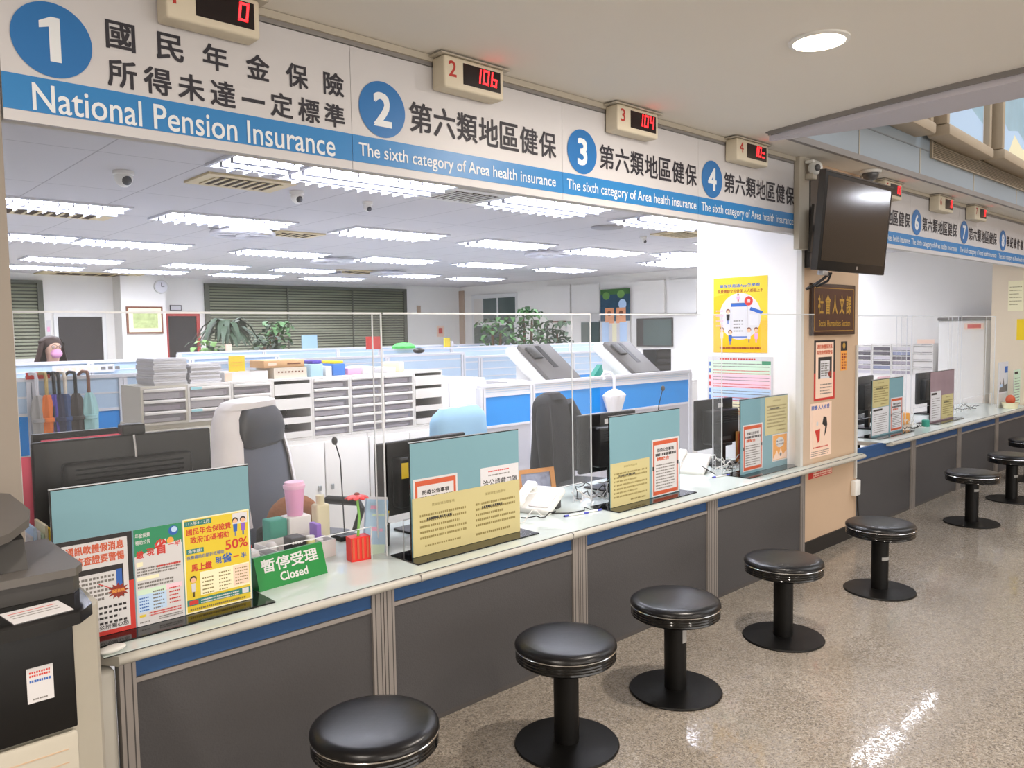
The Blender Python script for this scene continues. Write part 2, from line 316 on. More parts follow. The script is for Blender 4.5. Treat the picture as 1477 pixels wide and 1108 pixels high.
UX = (1, 0, 0); UZ = (0, 0, 1)
# ================================================================== SETTING
CEIL, OCEIL = 2.80, 2.70
struct('floor', MB().box((-6, -6, -.1), (13, 2.80, 0), 'terrazzo'), 'polished speckled terrazzo floor', 'floor')
struct('floor_office', MB().box((-6, 2.80, -.1), (13, 16, 0), 'office_floor'), 'pale office floor behind the counters', 'floor')
# lobby ceiling with the curved edge of the atrium opening
EDGE = [(4.38, 2.45), (4.31, 2.1), (4.265, 1.75), (4.225, 1.4), (4.205, 1.05), (4.20, .6), (4.21, .1), (4.25, -.6), (4.32, -1.4), (4.45, -2.4), (4.62, -3.4), (4.9, -4.6), (5.3, -6)]
mb = MB(); pts = [(-6, -6), (-6, 2.72)] + [(13, 2.72), (13, 2.45)] + EDGE
mb.prism([(-6, -6)] + EDGE[:0:-1] + [(4.38, 2.475), (13, 2.475), (13, 2.74), (-6, 2.74)], CEIL, CEIL+.12, 'lobby_ceiling')
struct('ceiling', mb, 'smooth cream lobby ceiling with a curved edge', 'ceiling')
mb = MB()
def strip(off0, off1, z0, z1, m):
    n = len(EDGE); a = []; b = []
    for i, (x, y) in enumerate(EDGE):
        q = min(1, i*.55+.04); a.append((x+off0, y)); b.append((x+off0+(off1-off0)*q, y))
    for i in range(n-1):
        mb.add([(*a[i], z0), (*a[i+1], z0), (*b[i+1], z0), (*b[i], z0), (*a[i], z1), (*a[i+1], z1), (*b[i+1], z1), (*b[i], z1)],
               [(0, 1, 2, 3), (7, 6, 5, 4), (0, 4, 5, 1), (3, 2, 6, 7)], m)
strip(-.012, .04, 2.775, 2.80, 'rim_grey'); strip(0, .32, 2.745, 2.775, 'rim_lavender'); strip(.02, .3, 2.775, 2.93, 'rim_grey')
struct('trim_1', mb, 'grey and lavender rim along the curved ceiling edge', 'trim')
struct('ceiling_office', MB().box((-3.2, 2.753, OCEIL), (13, 15.1, OCEIL+.1), 'ceiling_tile'), 'white tiled office ceiling', 'ceiling')
struct('ceiling_atrium', MB().box((4, -6, 6), (13, 2.6, 6.1), 'wall_white'), 'high atrium ceiling', 'ceiling')
struct('wall_header', MB().box((-3, 2.72, 2.285), (13, 2.752, 2.80), 'wall_grey'), 'header wall above the counters', 'wall')
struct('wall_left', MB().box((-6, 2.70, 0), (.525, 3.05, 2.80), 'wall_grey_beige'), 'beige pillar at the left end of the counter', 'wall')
mb = MB(); mb.box((5.31, 2.70, 0), (6.19, 3.56, 2.80), 'wall_cream')
struct('wall_pillar', mb, 'cream pillar between the two counters', 'pillar')
struct('wall_pillar_lining', MB().box((5.296, 2.715, 0), (5.309, 3.56, 2.70), 'lining_white'), 'white office side of the cream pillar', 'wall')
struct('baseboard_pillar', MB().box((5.30, 2.688, 0), (6.19, 2.699, .105), 'black_base'), 'black skirting at the foot of the cream pillar', 'baseboard')
struct('wall_far_pillar', MB().box((11.0, 2.76, 0), (11.9, 3.16, 2.80), 'wall_pale_cream'), 'cream pillar at the far end of the second counter', 'pillar')
YB, XR = 14.6, 11.95
struct('wall_back', MB().box((-3.2, YB, 0), (XR+.1, YB+.15, OCEIL), 'wall_white'), 'white back wall of the office', 'wall')
struct('wall_right', MB().box((XR, 2.86, 0), (XR+.15, YB, OCEIL), 'wall_white'), 'white right wall of the office', 'wall')
struct('wall_office_left', MB().box((-3.2, 3.05, 0), (-3.05, YB, OCEIL), 'wall_white'), 'left wall of the office', 'wall')
struct('wall_rear', MB().box((-6, -6.15, 0), (13, -6, 6), 'wall_white'), 'lobby wall behind the visitor', 'wall')
struct('wall_lobby_left', MB().box((-6.15, -6, 0), (-6, 2.7, 2.8), 'wall_white'), 'left lobby wall', 'wall')
struct('wall_lobby_right', MB().box((13, -6, 0), (13.15, 2.86, 6), 'wall_cream'), 'right lobby wall', 'wall')
struct('wall_atrium_left', MB().box((4.0, -6, 2.93), (4.2, 2.45, 6), 'wall_white'), 'atrium wall above the lobby ceiling', 'wall')
# atrium fascia: two rows of blue grey panels with joints
mb = MB(); mb.box((4.38, 2.461, 2.835), (13, 2.474, 2.925), 'blue_fascia'); mb.box((4.38, 2.461, 2.925), (13, 2.6, 6), 'blue_fascia')
for x in (5.62, 6.72, 7.98, 9.25, 10.5, 11.8): mb.box((x-.006, 2.457, 2.835), (x+.006, 2.461, 3.035), 'trim_beige')
mb.box((5.0, 2.456, 3.035), (6.92, 2.461, 3.043), 'joint')
mb.box((4.38, 2.445, 2.795), (13, 2.474, 2.835), 'rim_grey')
struct('wall_fascia', mb, 'pale blue panelled fascia under the atrium', 'wall')
mb = MB(); mb.box((-.5, 2.688, 2.772), (5.16, 2.718, 2.798), 'trim_beige'); mb.box((6.2, 2.688, 2.772), (12.9, 2.718, 2.798), 'trim_beige')
mb.box((-.5, 2.70, 2.752), (5.16, 2.718, 2.772), 'rim_grey'); mb.box((6.2, 2.70, 2.752), (12.9, 2.718, 2.772), 'rim_grey')
struct('trim_2', mb, 'beige cable duct running along the top of the signs', 'trim')
# column edges beside the television
mb = MB(); mb.box((5.16, 2.66, 2.18), (5.30, 2.699, 2.80), 'trim_beige'); struct('trim_3', mb, 'beige post at the right end of the signs', 'trim')
struct('trim_4', MB().box((5.31, 2.655, 2.06), (5.43, 2.699, 2.80), 'metal_dark'), 'dark metal strip on the cream pillar', 'trim')
struct('trim_5', MB().box((5.262, 2.69, .66), (5.298, 2.73, 2.18), 'wall_grey'), 'pale corner strip of the cream pillar', 'trim')

# ------------------------------------------------------------------ signs
def sign(x0, x1, num, cx, build_txt, cap, label):
    t = thing('counter_sign', label, 'sign', (x0, 2.70, 2.285), 0, 'counter signs on the header wall')
    mb = MB(); mb.box((x0+.001, 2.70, 2.285), (x1-.001, 2.718, 2.755), 'sign_white'); mb.build('board', t, True)
    mb = MB(); mb.box((x0+.001, 2.698, 2.317), (x1-.001, 2.70, 2.419), 'sign_blue'); mb.build('blue_band', t, True)
    mb = MB(); p = Pl(mb, (cx, 2.7, 2.535), UX, UZ, 1, 1); p.k = 24
    p.disc(0, 0, .109, 'sign_blue_deep', 48); mb2 = MB()
    mb.build('number_disc', t, True)
    if num == '1': mb2.add([(cx+a, 2.6962, 2.472+b) for a, b in ((-.008, 0), (.022, 0), (.022, .13), (-.002, .13), (-.034, .112), (-.034, .092), (-.008, .1))], [(0, 1, 2, 3, 4, 5, 6)], 'white_ink')
    else: mb2.text(num, (cx, 2.6962, 2.472), UX, UZ, .125, 'white_ink', bold=.035, anchor='c')
    mb2.build('number', t, True)
    mb = MB(); build_txt(mb, x0); mb.build('lettering', t, True)
    mb = MB(); y = 2.6962
    mb.text(cap[0], (x0+cap[1], y, cap[3]), UX, UZ, cap[4], 'white_ink', w=cap[2], bold=.012); mb.build('caption', t, True)
    return t
def T1(mb, x0):
    y = 2.698
    for i, ch in enumerate('國民年金保險'): mb.text(ch, (.818+i*.1512, y, 2.55), UX, UZ, .083, 'ink', w=.084, bold=.03)
    for i, ch in enumerate('所得未達一定標準'):
        if ch == '一': mb.box((.818+i*.108, y-.0003, 2.466), (.818+i*.108+.085, y, 2.478), 'ink')
        else: mb.text(ch, (.818+i*.108, y, 2.434), UX, UZ, .083, 'ink', w=.084, bold=.03)
def T6(mb, x0):
    for i, ch in enumerate('第六類地區健保'): mb.text(ch, (x0+.275+i*.1245, 2.698, 2.475), UX, UZ, .118, 'ink', w=.112, bold=.024)
CAP = 'The sixth category of Area health insurance'
sign(.53, 1.69, '1', .667, T1, ('National Pension Insurance', .077, 1.005, 2.322, .078), 'first sign from the left, with two rows of characters and the number 1')
for i, (a, b, n, l) in enumerate([(1.69, 2.87, '2', 'sign with the number 2, right of the two-row sign'), (2.87, 4.023, '3', 'sign with the number 3 in a blue disc'), (4.023, 5.158, '4', 'sign with the number 4 ending at the beige post'),
                                  (6.20, 7.18, '5', 'sign partly behind the television, left of number 6'), (7.18, 8.37, '6', 'sign with the number 6, right of the television'), (8.37, 9.55, '7', 'sign with the number 7 over the second counter')]):
    if n == '5':
        sign(a, b, n, 6.16+.15, lambda mb, x0: T6(mb, x0-.16), (CAP, -.14+.17, .94, 2.326, .066), l)
    else: sign(a, b, n, a+.142, T6, (CAP, .028, 1.10, 2.326, .066), l)
def T8(mb, x0):
    for i, ch in enumerate('畢紀機件櫃'): mb.text(ch, (x0+.29+i*.125, 2.698, 2.475), UX, UZ, .112, 'ink', w=.105, bold=.02)
sign(9.55, 10.75, '8', 9.71, T8, (CAP, .028, 1.10, 2.326, .066), 'sign with the number 8, cut by the right edge of the photo')
# ------------------------------------------------------------------ red number displays
SEG = {'0': 'abcdef', '1': 'bc', '2': 'abged', '3': 'abgcd', '4': 'fgbc', '5': 'afgcd', '6': 'fgedc', '7': 'abc', '8': 'abcdefg', '=': 'gd'}
def seven(mb, s, x, y, z, w, h, m):
    t = h*.13; st = w*1.35
    for ch in s:
        for q in SEG[ch]:
            a = {'a': (0, h-t, w, h), 'g': (0, h/2-t/2, w, h/2+t/2), 'd': (0, 0, w, t), 'f': (0, h/2, t, h), 'e': (0, 0, t, h/2), 'b': (w-t, h/2, w, h), 'c': (w-t, 0, w, h/2)}[q]
            sh = .12
            pts = [(a[0], a[1]), (a[2], a[1]), (a[2], a[3]), (a[0], a[3])]
            mb.add([(x+p+sh*q2, y, z+q2) for p, q2 in pts], [(0, 1, 2, 3)], m)
        x += st
def display(x0, x1, num, val, label, fx=.30):
    t = thing('queue_display', label, 'number display', (x0, 2.61, 2.655), 0, 'red queue number displays under the ceiling')
    w = x1-x0
    mb = MB(); mb.rbox((0, 0, 0), (w, .085, .13), 'led_case', .01); mb.build('housing', t)
    mb = MB(); mb.box((-.02, -.006, .131), (w+.03, .085, .137), 'trim_beige'); mb.build('top_bracket', t)
    mb = MB(); mb.box((w*fx, -.002, .026), (w*.93, .001, .112), 'led_black'); sc_ = mb.build('screen', t)
    mb = MB(); h = .062; dw = .034; x = w*.93-.012-len(val)*dw*1.35
    seven(mb, val, x, -.0035, .045, dw, h, 'led_red'); mb.build('digits', sc_)
    mb = MB(); mb.text(num, (w*.07, -.0008, .047), UX, UZ, .062, 'red_ink', bold=.02); mb.build('counter_number', t)
display(.972, 1.285, '1', '0', 'first red queue display from the left, reading 0, over the pension sign')
display(2.08, 2.41, '2', '106', 'queue display reading 106 over the sign with the number 2')
display(3.185, 3.52, '3', '104', 'queue display reading 104 over the sign with the number 3')
display(4.30, 4.66, '4', '10=', 'queue display over the sign with the number 4, beside the post')
display(6.44, 6.77, '5', '10', 'dim queue display just right of the television top')
display(7.59, 7.94, '6', '0', 'queue display with dangling wire over the sign with the number 6', .42)
display(8.53, 8.87, '7', '0', 'queue display over the sign with the number 7, farthest right', .42)
# ------------------------------------------------------------------ counter
CT = .66
def countertop(name, x0, x1, y0, y1, label, chamfer=0, seams=(), notch=None, legs=()):
    t = thing(name, label, 'counter', (x0, y0, 0))
    mb = MB(); pr = []
    for k in range(9):
        a = -PI/2+PI*k/8; pr.append((y0+.016-.016*math.cos(a), CT-.016+.016*math.sin(a)))
    yn = y1 if notch is None else notch[1]; xn = x1 if notch is None else notch[0]
    def back(y): return pr + [(y, CT), (y, CT-.032)]
    mb.prism(back(y1), x0+chamfer, xn, 'nosing', 'x', smooth=True)
    if notch: mb.prism(back(yn), xn, x1, 'nosing', 'x', smooth=True)
    if chamfer: mb.prism([(x0+chamfer, y0+.004), (x0+chamfer, y1), (x0, y1), (x0, y0+chamfer*1.6)], CT-.032, CT, 'nosing')
    for s in seams: mb.box((s-.0012, y0-.0006, CT-.03), (s+.0012, y0+.018, CT+.0008), 'rim_grey')
    mb.build('nosing_board', t, True)
    mb = MB(); mb.box((x0+.012, y0+.022, CT+.0005), (xn-.001, y1, CT+.0045), 'glass_top')
    if notch: mb.box((xn-.001, y0+.022, CT+.0005), (x1-.004, yn, CT+.0045), 'glass_top')
    mb.build('glass_sheet', t, True)
    mb = MB(); mb.box((x0+.012, y0+.019, CT-.0005), (x1, y0+.0235, CT+.002), 'seam'); mb.build('glass_edge', t, True)
    for x in legs: MB().box((x, y1-.05, 0), (x+.04, y1-.01, CT-.032), 'post_grey').build('leg', t, True)
    return t
countertop('service_counter', .69, 6.15, 2.605, 3.42, 'long cream edged glass countertop in front of the pillar', .05, (1.90, 2.82), (5.285, 2.684), (.76, 2.6, 4.4, 5.2))
countertop('service_counter', 6.80, 10.98, 2.70, 3.42, 'glass countertop of the second counter beyond the cream pillar', .1, (8.2, 9.6), None, (6.9, 8.6, 10.9))
def bay(x0, x1, y, label, n, double=True, h=.626):
    t = thing('service_desk_front', label, 'counter front', (x0, y, 0), 0, 'grey front panels of the counters')
    p = .052 if double else .05
    mb = MB(); mb.box((p, .004, .02), (x1-x0-p, .03, .545), 'panel_grey'); mb.build('fabric_panel', t)
    mb = MB(); mb.box((p, .004, .566), (x1-x0-p, .03, h), 'navy_band'); mb.build('blue_band', t)
    mb = MB(); mb.box((p, -.002, .548), (x1-x0-p, .03, .564), 'post_grey'); mb.box((p, 0, .545), (x1-x0-p, .006, .549), 'post_dark'); mb.build('middle_rail', t)
    mb = MB(); mb.box((0.002, .004, 0), (x1-x0-.002, .03, .02), 'post_dark'); mb.build('foot_rail', t)
    for a, b in ((.002, p), (x1-x0-p, x1-x0-.002)):
        mb = MB(); mb.box((a, -.008, 0), (b, .034, h), 'post_grey')
        mb.box((a+.012, -.0085, 0), (a+.016, -.0075, h), 'post_dark'); mb.box((b-.014, -.0085, 0), (b-.010, -.0075, h), 'post_dark')
        mb.build('post', t)
    return t
bay(.745, 1.735, 2.645, 'grey counter panel nearest the copier, under the closed sign', 0)
bay(1.735, 2.90, 2.645, 'grey counter panel below the wide yellow notice', 1)
bay(2.90, 4.082, 2.645, 'grey counter panel behind the third stool from the left', 2)
bay(4.082, 5.235, 2.645, 'grey counter panel ending at the cream pillar', 3)
b4 = bay(6.22, 7.44, 2.74, 'grey counter panel next to the cream pillar on its far side', 4, False)
MB().box((.002, .004, .627), (.645, .03, .6275), 'navy_band').box((.002, .004, .6275), (.575, .03, .665), 'navy_band').box((.575, .004, .6275), (.645, .03, .659), 'navy_band').build('band_top', b4)
bay(7.44, 8.62, 2.74, 'second grey counter panel beyond the cream pillar', 5, False)
bay(8.62, 9.8, 2.74, 'third grey counter panel beyond the cream pillar', 6, False)
bay(9.8, 11.0, 2.74, 'farthest grey counter panel at the right edge', 7, False)
# end cap of the counter beside the copier
mb = MB(); a = [(.742, 2.652)]
mb.rbox((.675, 2.645, 0), (.742, 3.40, .612), 'nosing', .02); o = mb.build('side_cladding'); tag(o, 'beige end of the counter beside the copier', 'counter end')
# ------------------------------------------------------------------ stools
st = thing('bar_stool', 'nearest round black stool, cut by the bottom edge of the photo', 'stool', (1.33, 2.09, 0), 0, 'round black stools along the counters')
mb = MB(); mb.lathe([(.001, 0), (.208, 0), (.21, .004), (.206, .01), (.12, .014), (.05, .018)], 'black_metal', seg=48); mb.build('base_plate', st)
mb = MB(); mb.cyl((0, 0, .016), .05, .334, 'black_metal', seg=32); col = mb.build('column', st)
mb = MB(); mb.cyl((0, 0, .345), .12, .012, 'black_metal', seg=32); mb.build('seat_mount', st)
mb = MB(); mb.lathe([(.17, .352), (.194, .354), (.2, .36), (.198, .366), (.2, .372), (.198, .377), (.2, .383), (.198, .388), (.201, .394), (.201, .402)], 'black_gloss', seg=56); mb.build('seat_ring', st)
mb = MB(); mb.lathe([(.2015, .3995), (.2035, .402), (.2015, .4045)], 'chrome', seg=56); mb.build('chrome_trim', st)
mb = MB(); mb.lathe([(.2, .404), (.203, .411), (.2, .42), (.188, .429), (.165, .434), (.11, .437), (.05, .4385), (.001, .439)], 'leather', seg=56); mb.build('cushion', st)
ST = [st]
for k, (x, y, rz, l) in enumerate([(2.245, 2.125, .2, 'black stool in front of the wide yellow notice, second from the left'), (2.945, 2.10, .6, 'third black stool from the left'), (3.865, 2.065, 1, 'black stool before the panel next to the cream pillar'),
      (4.985, 2.02, .1, 'black stool in front of the cream pillar'), (7.23, 2.19, .4, 'black stool in front of the first panel beyond the pillar'), (8.43, 2.22, 1.2, 'black stool second beyond the cream pillar'), (9.65, 2.38, .5, 'black stool half out of the picture at the right edge')]):
    ST.append(dup(st, (x, y, 0), rz, l))
def patch(r, z, a0, a1, h):
    mb = MB(); n = 6; vs = []
    for i in range(n+1):
        a = R(a0+(a1-a0)*i/n)-r.rotation_euler.z; vs += [(.0506*math.cos(a), .0506*math.sin(a), z), (.0506*math.cos(a), .0506*math.sin(a), z+h)]
    mb.add(vs, [(2*i, 2*i+2, 2*i+3, 2*i+1) for i in range(n)], 'tape_grey'); mb.build('tape_band', r)
patch(ST[1], .30, 215, 300, .03); patch(ST[2], .235, 255, 305, .06); patch(ST[4], .2, 215, 305, .022); patch(ST[5], .27, 215, 280, .02); patch(ST[6], .22, 215, 280, .02)
# ------------------------------------------------------------------ lobby lamps
for i, (x, y) in enumerate(DL):
    t = thing('downlight', 'round recessed downlight glowing in the lobby ceiling' if i == 0 else 'round downlight in the lobby ceiling outside the picture', 'ceiling light', (x, y, 2.775), 0, None if i == 0 else 'downlights outside the picture')
    mb = MB(); mb.lathe([(.102, .0249), (.118, .0249), (.118, .018), (.1, .014), (.1, .0249)], 'white_plastic', seg=40); mb.build('trim_ring', t)
    mb = MB(); mb.lathe([(.001, .004), (.06, .005), (.092, .012), (.1, .022)], 'lamp_warm', seg=40); mb.build('lens', t)
# ------------------------------------------------------------------ office ceiling panels
def lamp(x, y, lx=1.12, ly=.5, label='', nx=11, ny=3):
    t = thing('ceiling_light', label, 'ceiling light', (x, y, OCEIL-.03), 0, 'fluorescent panels in the office ceiling')
    hx, hy = lx/2, ly/2
    mb = MB(); w = .025
    for a, b in (((-hx-w, -hy-w), (hx+w, -hy)), ((-hx-w, hy), (hx+w, hy+w)), ((-hx-w, -hy), (-hx, hy)), ((hx, -hy), (hx+w, hy))): mb.box((*a, .012), (*b, .0295), 'lamp_frame')
    mb.build('frame', t)
    mb = MB(); mb.add([(-hx, -hy, .027), (hx, -hy, .027), (hx, hy, .027), (-hx, hy, .027)], [(3, 2, 1, 0)], 'lamp_tube'); mb.build('lamp_panel', t)
    mb = MB()
    for i in range(1, nx): q = -hx+lx*i/nx; mb.box((q-.005, -hy, -.014), (q+.005, hy, .025), 'lamp_louver')
    for i in range(1, ny): q = -hy+ly*i/ny; mb.box((-hx, q-.02, -.014), (hx, q+.02, .025), 'lamp_louver')
    mb.build('louver', t); return t
LP = [((535, 260), 'wide office ceiling light just under the first sign caption'), ((787, 296), 'office ceiling light under the sign with the number 3'), ((962, 320), 'office ceiling light under the sign with the number 4'),
 ((62, 294), 'office ceiling light nearest the left pillar with a vent beyond it'), ((325, 317), 'office ceiling light right beyond the white ceiling camera'), ((563, 336), 'office ceiling light second row, below the middle of the signs'), ((733, 351), 'office ceiling light second row, under the sign with the number 2'), ((871, 362), 'office ceiling light second row, left of the dark speaker'), ((1000, 372), 'office ceiling light second row, touching the bright pillar side'),
 ((14, 339), 'sliver of office ceiling light at the left pillar, third row'), ((192, 351), 'office ceiling light third row, second from the left pillar'), ((405, 364), 'office ceiling light third row, above the left end of the long shutter'), ((573, 374), 'office ceiling light third row, above the right end of the long shutter'), ((707, 381), 'office ceiling light third row, above the tall plants'), ((815, 388), 'office ceiling light third row, above the hanging banner'),
 ((105, 374), 'office ceiling light fourth row, above the dark doorway'), ((298, 383), 'office ceiling light fourth row, above the brown door'), ((445, 389), 'office ceiling light fourth row, over the middle of the shutter'), ((588, 396), 'office ceiling light fourth row, above the shutter right edge'), ((687, 401), 'office ceiling light fourth row, over the corner of the walls'),
 ((55, 392), 'farthest office ceiling light by the left window'), ((213, 397), 'farthest office ceiling light above the framed picture'), ((355, 402), 'farthest office ceiling light above the left half of the shutter'), ((480, 405), 'farthest office ceiling light above the right half of the shutter')]
for (px, py), l in LP:
    p = at(px, py, z=OCEIL); y = min(p.y, 13.2); x = p.x*y/p.y
    lamp(x, y, 1.12, .5, l)
lamp(2.24, 4.62, .42, .46, 'short office ceiling light beside the yellowed air vent', 4, 3)
lamp(4.55, 3.62, 1.1, .42, 'office ceiling light close to the bright side of the pillar'); lamp(4.72, 3.16, .6, .3, 'added unseen ceiling light behind the header that brightens the pillar side')  # second lamp is added out of sight to whiten the pillar side
lamp(8.08, 3.34, .95, .06, 'thin office ceiling tube over the second counter, rear of the near pair', 2, 1); lamp(8.15, 3.20, .85, .06, 'thin office ceiling tube over the second counter, front of the near pair', 2, 1); lamp(9.25, 3.28, .95, .06, 'thin office ceiling tube over the far part of the second counter', 2, 1)
lamp(8.9, 5.4, 1.12, .5, 'office ceiling light behind the pillar, nearer one'); lamp(9.6, 6.6, 1.12, .5, 'added ceiling light behind the pillar, in the middle, to brighten the right wall'); lamp(11.2, 5.6, 1.12, .5, 'added ceiling light behind the pillar, close to the right wall it brightens'); lamp(10.6, 7.6, 1.12, .5, 'office ceiling light behind the pillar, farther one')  # middle and right wall lamps are added to brighten the right wall
lamp(-.9, 4.6, 1.12, .5, 'office ceiling light hidden left of the pillar, nearer one'); lamp(-.9, 8, 1.12, .5, 'office ceiling light hidden left of the pillar, farther one')
# vents, fans, cameras on the office ceiling
def vent(px, py, w, h, label, n=6, m='vent_beige'):
    p = at(px, py, z=OCEIL); t = thing('air_vent', label, 'air vent', (p.x, p.y, OCEIL-.021))
    mb = MB(); mb.box((-w/2, -h/2, .006), (w/2, h/2, .02), m); mb.build('frame', t)
    mb = MB(); mb.box((-w*.36, -h*.33, .003), (w*.36, h*.33, .006), 'vent_dark'); mb.build('opening', t)
    mb = MB()
    for i in range(n+1): q = -w*.36+w*.72*i/n; mb.box((q-.012, -h*.33, -.001), (q+.012, h*.33, .003), m)
    mb.build('slats', t)
vent(348, 262, .62, .42, 'yellowed air vent below the first sign, beside two ceiling lights', 7); vent(70, 306, .95, .35, 'beige air vent just beyond the left ceiling light', 8)
vent(668, 281, .6, .5, 'small square air vent between two ceiling lights', 8, 'wall_grey'); vent(985, 337, .6, .45, 'yellowed air vent near the bright pillar side')
vent(422, 337, .55, .4, 'yellowed air vent beside the ceiling fan', 5); vent(520, 392, 1.2, .6, 'far beige air vent above the shutter', 5); vent(130, 395, 1.5, .6, 'far beige air vent above the left wall', 5)
def fan(px, py, label):
    p = at(px, py, z=OCEIL); t = thing('ceiling_fan', label, 'fan', (p.x, p.y, OCEIL-.07), 0, 'flat round ceiling fans')
    mb = MB(); mb.lathe([(.30, .0), (.31, .01), (.31, .03), (.30, .04), (.285, .02), (.30, .0)], 'lamp_frame'); mb.build('guard_ring', t)
    mb = MB(); mb.cyl((0, 0, 0), .07, .069, 'lamp_frame'); mb.build('motor', t)
    mb = MB()
    for k in range(5):
        X = Matrix.Rotation(2*PI*k/5, 4, 'Z'); mb.box((.06, -.045, .015), (.29, .045, .022), 'lamp_frame', X)
    mb.build('blades', t)
fan(350, 330, 'round ceiling fan beside the yellowed vent'); fan(790, 362, 'round ceiling fan left of the far ceiling lights'); fan(480, 372, 'distant round ceiling fan over the shutter'); fan(560, 390, 'distant round ceiling fan above the shutter right end')
def dome_cam(px, py, label, r=.05, c=CEIL):
    p = at(px, py, z=c); t = thing('ceiling_camera', label, 'camera', (p.x, p.y, c-.001), .5)
    mb = MB(); mb.lathe([(.001, 0), (r*1.15, 0), (r*1.15, -.02), (r, -.025)], 'white_plastic'); mb.build('mount', t)
    mb = MB(); mb.sph((0, 0, -.04), (r, r, r*1.1), 'white_plastic'); mb.build('body', t)
    mb = MB(); mb.sph((-.01, -r*.55, -.058), (r*.6, r*.55, r*.6), 'dome_grey'); mb.build('lens', t)
dome_cam(178, 247, 'white ceiling camera left of the yellowed vent', .055, OCEIL); dome_cam(530, 291, 'small white ceiling camera with a black lens under the signs', .035, OCEIL); dome_cam(928, 341, 'small white ceiling camera near the yellowed vent by the pillar', .035, OCEIL)
dome_cam(428, 276, 'round white smoke detector beside two ceiling lights', .045, OCEIL)
p = at(876, 327, z=OCEIL); mb = MB(); mb.lathe([(.001, .0), (.15, .0), (.17, .012), (.17, .018)], 'rim_grey', (p.x, p.y, OCEIL-.0185)); tag(mb.build('ceiling_speaker'), 'flat round grey speaker in the office ceiling', 'speaker')
# ------------------------------------------------------------------ far wall of the office
def shutter(name, px0, px1, pyt, pyb, label, n=22, div=()):
    a = at(px0, pyt, y=YB); b = at(px1, pyt, y=YB); z0 = at(px0, pyb, y=YB).z; z1 = (a.z+b.z)/2; x0, x1 = a.x, b.x
    t = thing(name, label, 'window shutter', (x0, YB-.06, z0))
    w = x1-x0; h = z1-z0
    mb = MB(); mb.box((-.08, 0, -.05), (w+.08, .058, 0), 'win_frame'); mb.box((-.08, 0, h), (w+.08, .058, h+.05), 'shutter_dark'); mb.box((-.08, 0, 0), (0, .058, h), 'shutter_dark'); mb.box((w, 0, 0), (w+.08, .058, h), 'shutter_dark'); mb.build('frame', t)
    mb = MB(); mb.box((0, .05, 0), (w, .055, h), 'shutter_dark')
    for i in range(n):
        z = h*i/n; q = h/n
        mb.add([(0, .02, z), (w, .02, z), (w, .045, z+q*.62), (0, .045, z+q*.62)], [(0, 1, 2, 3)], 'shutter')
    mb.build('slats', t)
    mb = MB()
    for d in div: mb.box((w*d-.015, .005, 0), (w*d+.015, .02, h), 'shutter_dark')
    if div: mb.build('mullion', t)
    return t
shutter('window_shutter', 300, 580, 417, 512, 'long green grey shutter across the back window', 24, (.36, .70)); shutter('window_shutter', -40, 52, 408, 520, 'green grey shutter beside the left pillar', 22)
def wall_rect(name, px0, px1, pyt, pyb, label, cat, layers, d=.03, y=None):
    y = YB if y is None else y
    a = at(px0, pyt, y=y-d); b = at(px1, pyb, y=y-d)
    t = thing(name, label, cat, (a.x, y-d, b.z)); w = b.x-a.x; h = a.z-b.z
    for nm, x0, z0, x1, z1, m, dd in layers:
        mb = MB(); mb.box((x0*w, -dd, z0*h), (x1*w, d-.001, z1*h), m); mb.build(nm, t)
    return t
mb = MB(); a = at(173, 402, y=14.2); b = at(237, 402, y=14.2); mb.box((a.x, 14.2, 0), (b.x, YB, OCEIL), 'wall_white'); struct('wall_column', mb, 'white column on the back wall with a framed picture', 'wall')
t = wall_rect('framed_picture', 182, 236, 442, 481, 'framed pale green painting on the white column', 'picture', [('frame', 0, 0, 1, 1, 'frame_brown', .0), ('mat', .05, .06, .95, .94, 'picture_mat', .008), ('painting', .17, .2, .85, .78, 'picture_art', .01)], .03, 14.2)
D0 = at(82, 455, y=YB-.03).x
def doorway(px0, px1, pyt, label, mm, fm, extra=()):
    a = at(px0, pyt, y=YB-.03); b = at(px1, pyt, y=YB-.03); w = b.x-a.x; h = a.z
    t = thing('door', label, 'door', (a.x, YB-.03, 0))
    mb = MB(); mb.box((0, .012, 0), (w, .029, h), mm); mb.build('door_leaf', t)
    mb = MB(); mb.box((-.06, -.01, 0), (0, .029, h+.06), fm); mb.box((w, -.01, 0), (w+.06, .029, h+.06), fm); mb.box((0, -.01, h), (w, .029, h+.06), fm); mb.build('frame', t)
    mb = MB(); mb.sph((w*.88, -.01, 1.0), (.03, .03, .03), 'silver', 10); mb.build('handle', t)
    return t
doorway(83, 147, 457, 'dark glass doorway behind the masked woman', 'dark_room', 'win_frame'); doorway(242, 283, 456, 'dark brown door right of the framed picture', 'dark_room', 'red_trim')
wall_rect('wall_notice', 66, 74, 462, 486, 'small pink paper notice left of the dark doorway', 'notice', [('paper', 0, 0, 1, 1, 'paper', .0), ('stamp', .2, .3, .8, .6, 'pinkish', .001)], .003)
wall_rect('calendar_board', 245, 262, 440, 448, 'small dark rimmed board above the dark brown door', 'board', [('frame', 0, 0, 1, 1, 'dark_room_b', 0), ('sheet', .06, .1, .94, .9, 'paper', .002)], .01)
wall_rect('wall_notice', 630, 641, 470, 486, 'pale red notice on the back wall right of the shutter', 'notice', [('paper', 0, 0, 1, 1, 'peach', 0), ('stamp', .25, .3, .75, .8, 'red_print', .001)], .003)
wall_rect('wall_switch', 602, 607, 441, 451, 'small dark switch box on the back wall right of the shutter', 'switch', [('box', 0, 0, 1, 1, 'door_brown', .0)], .03)
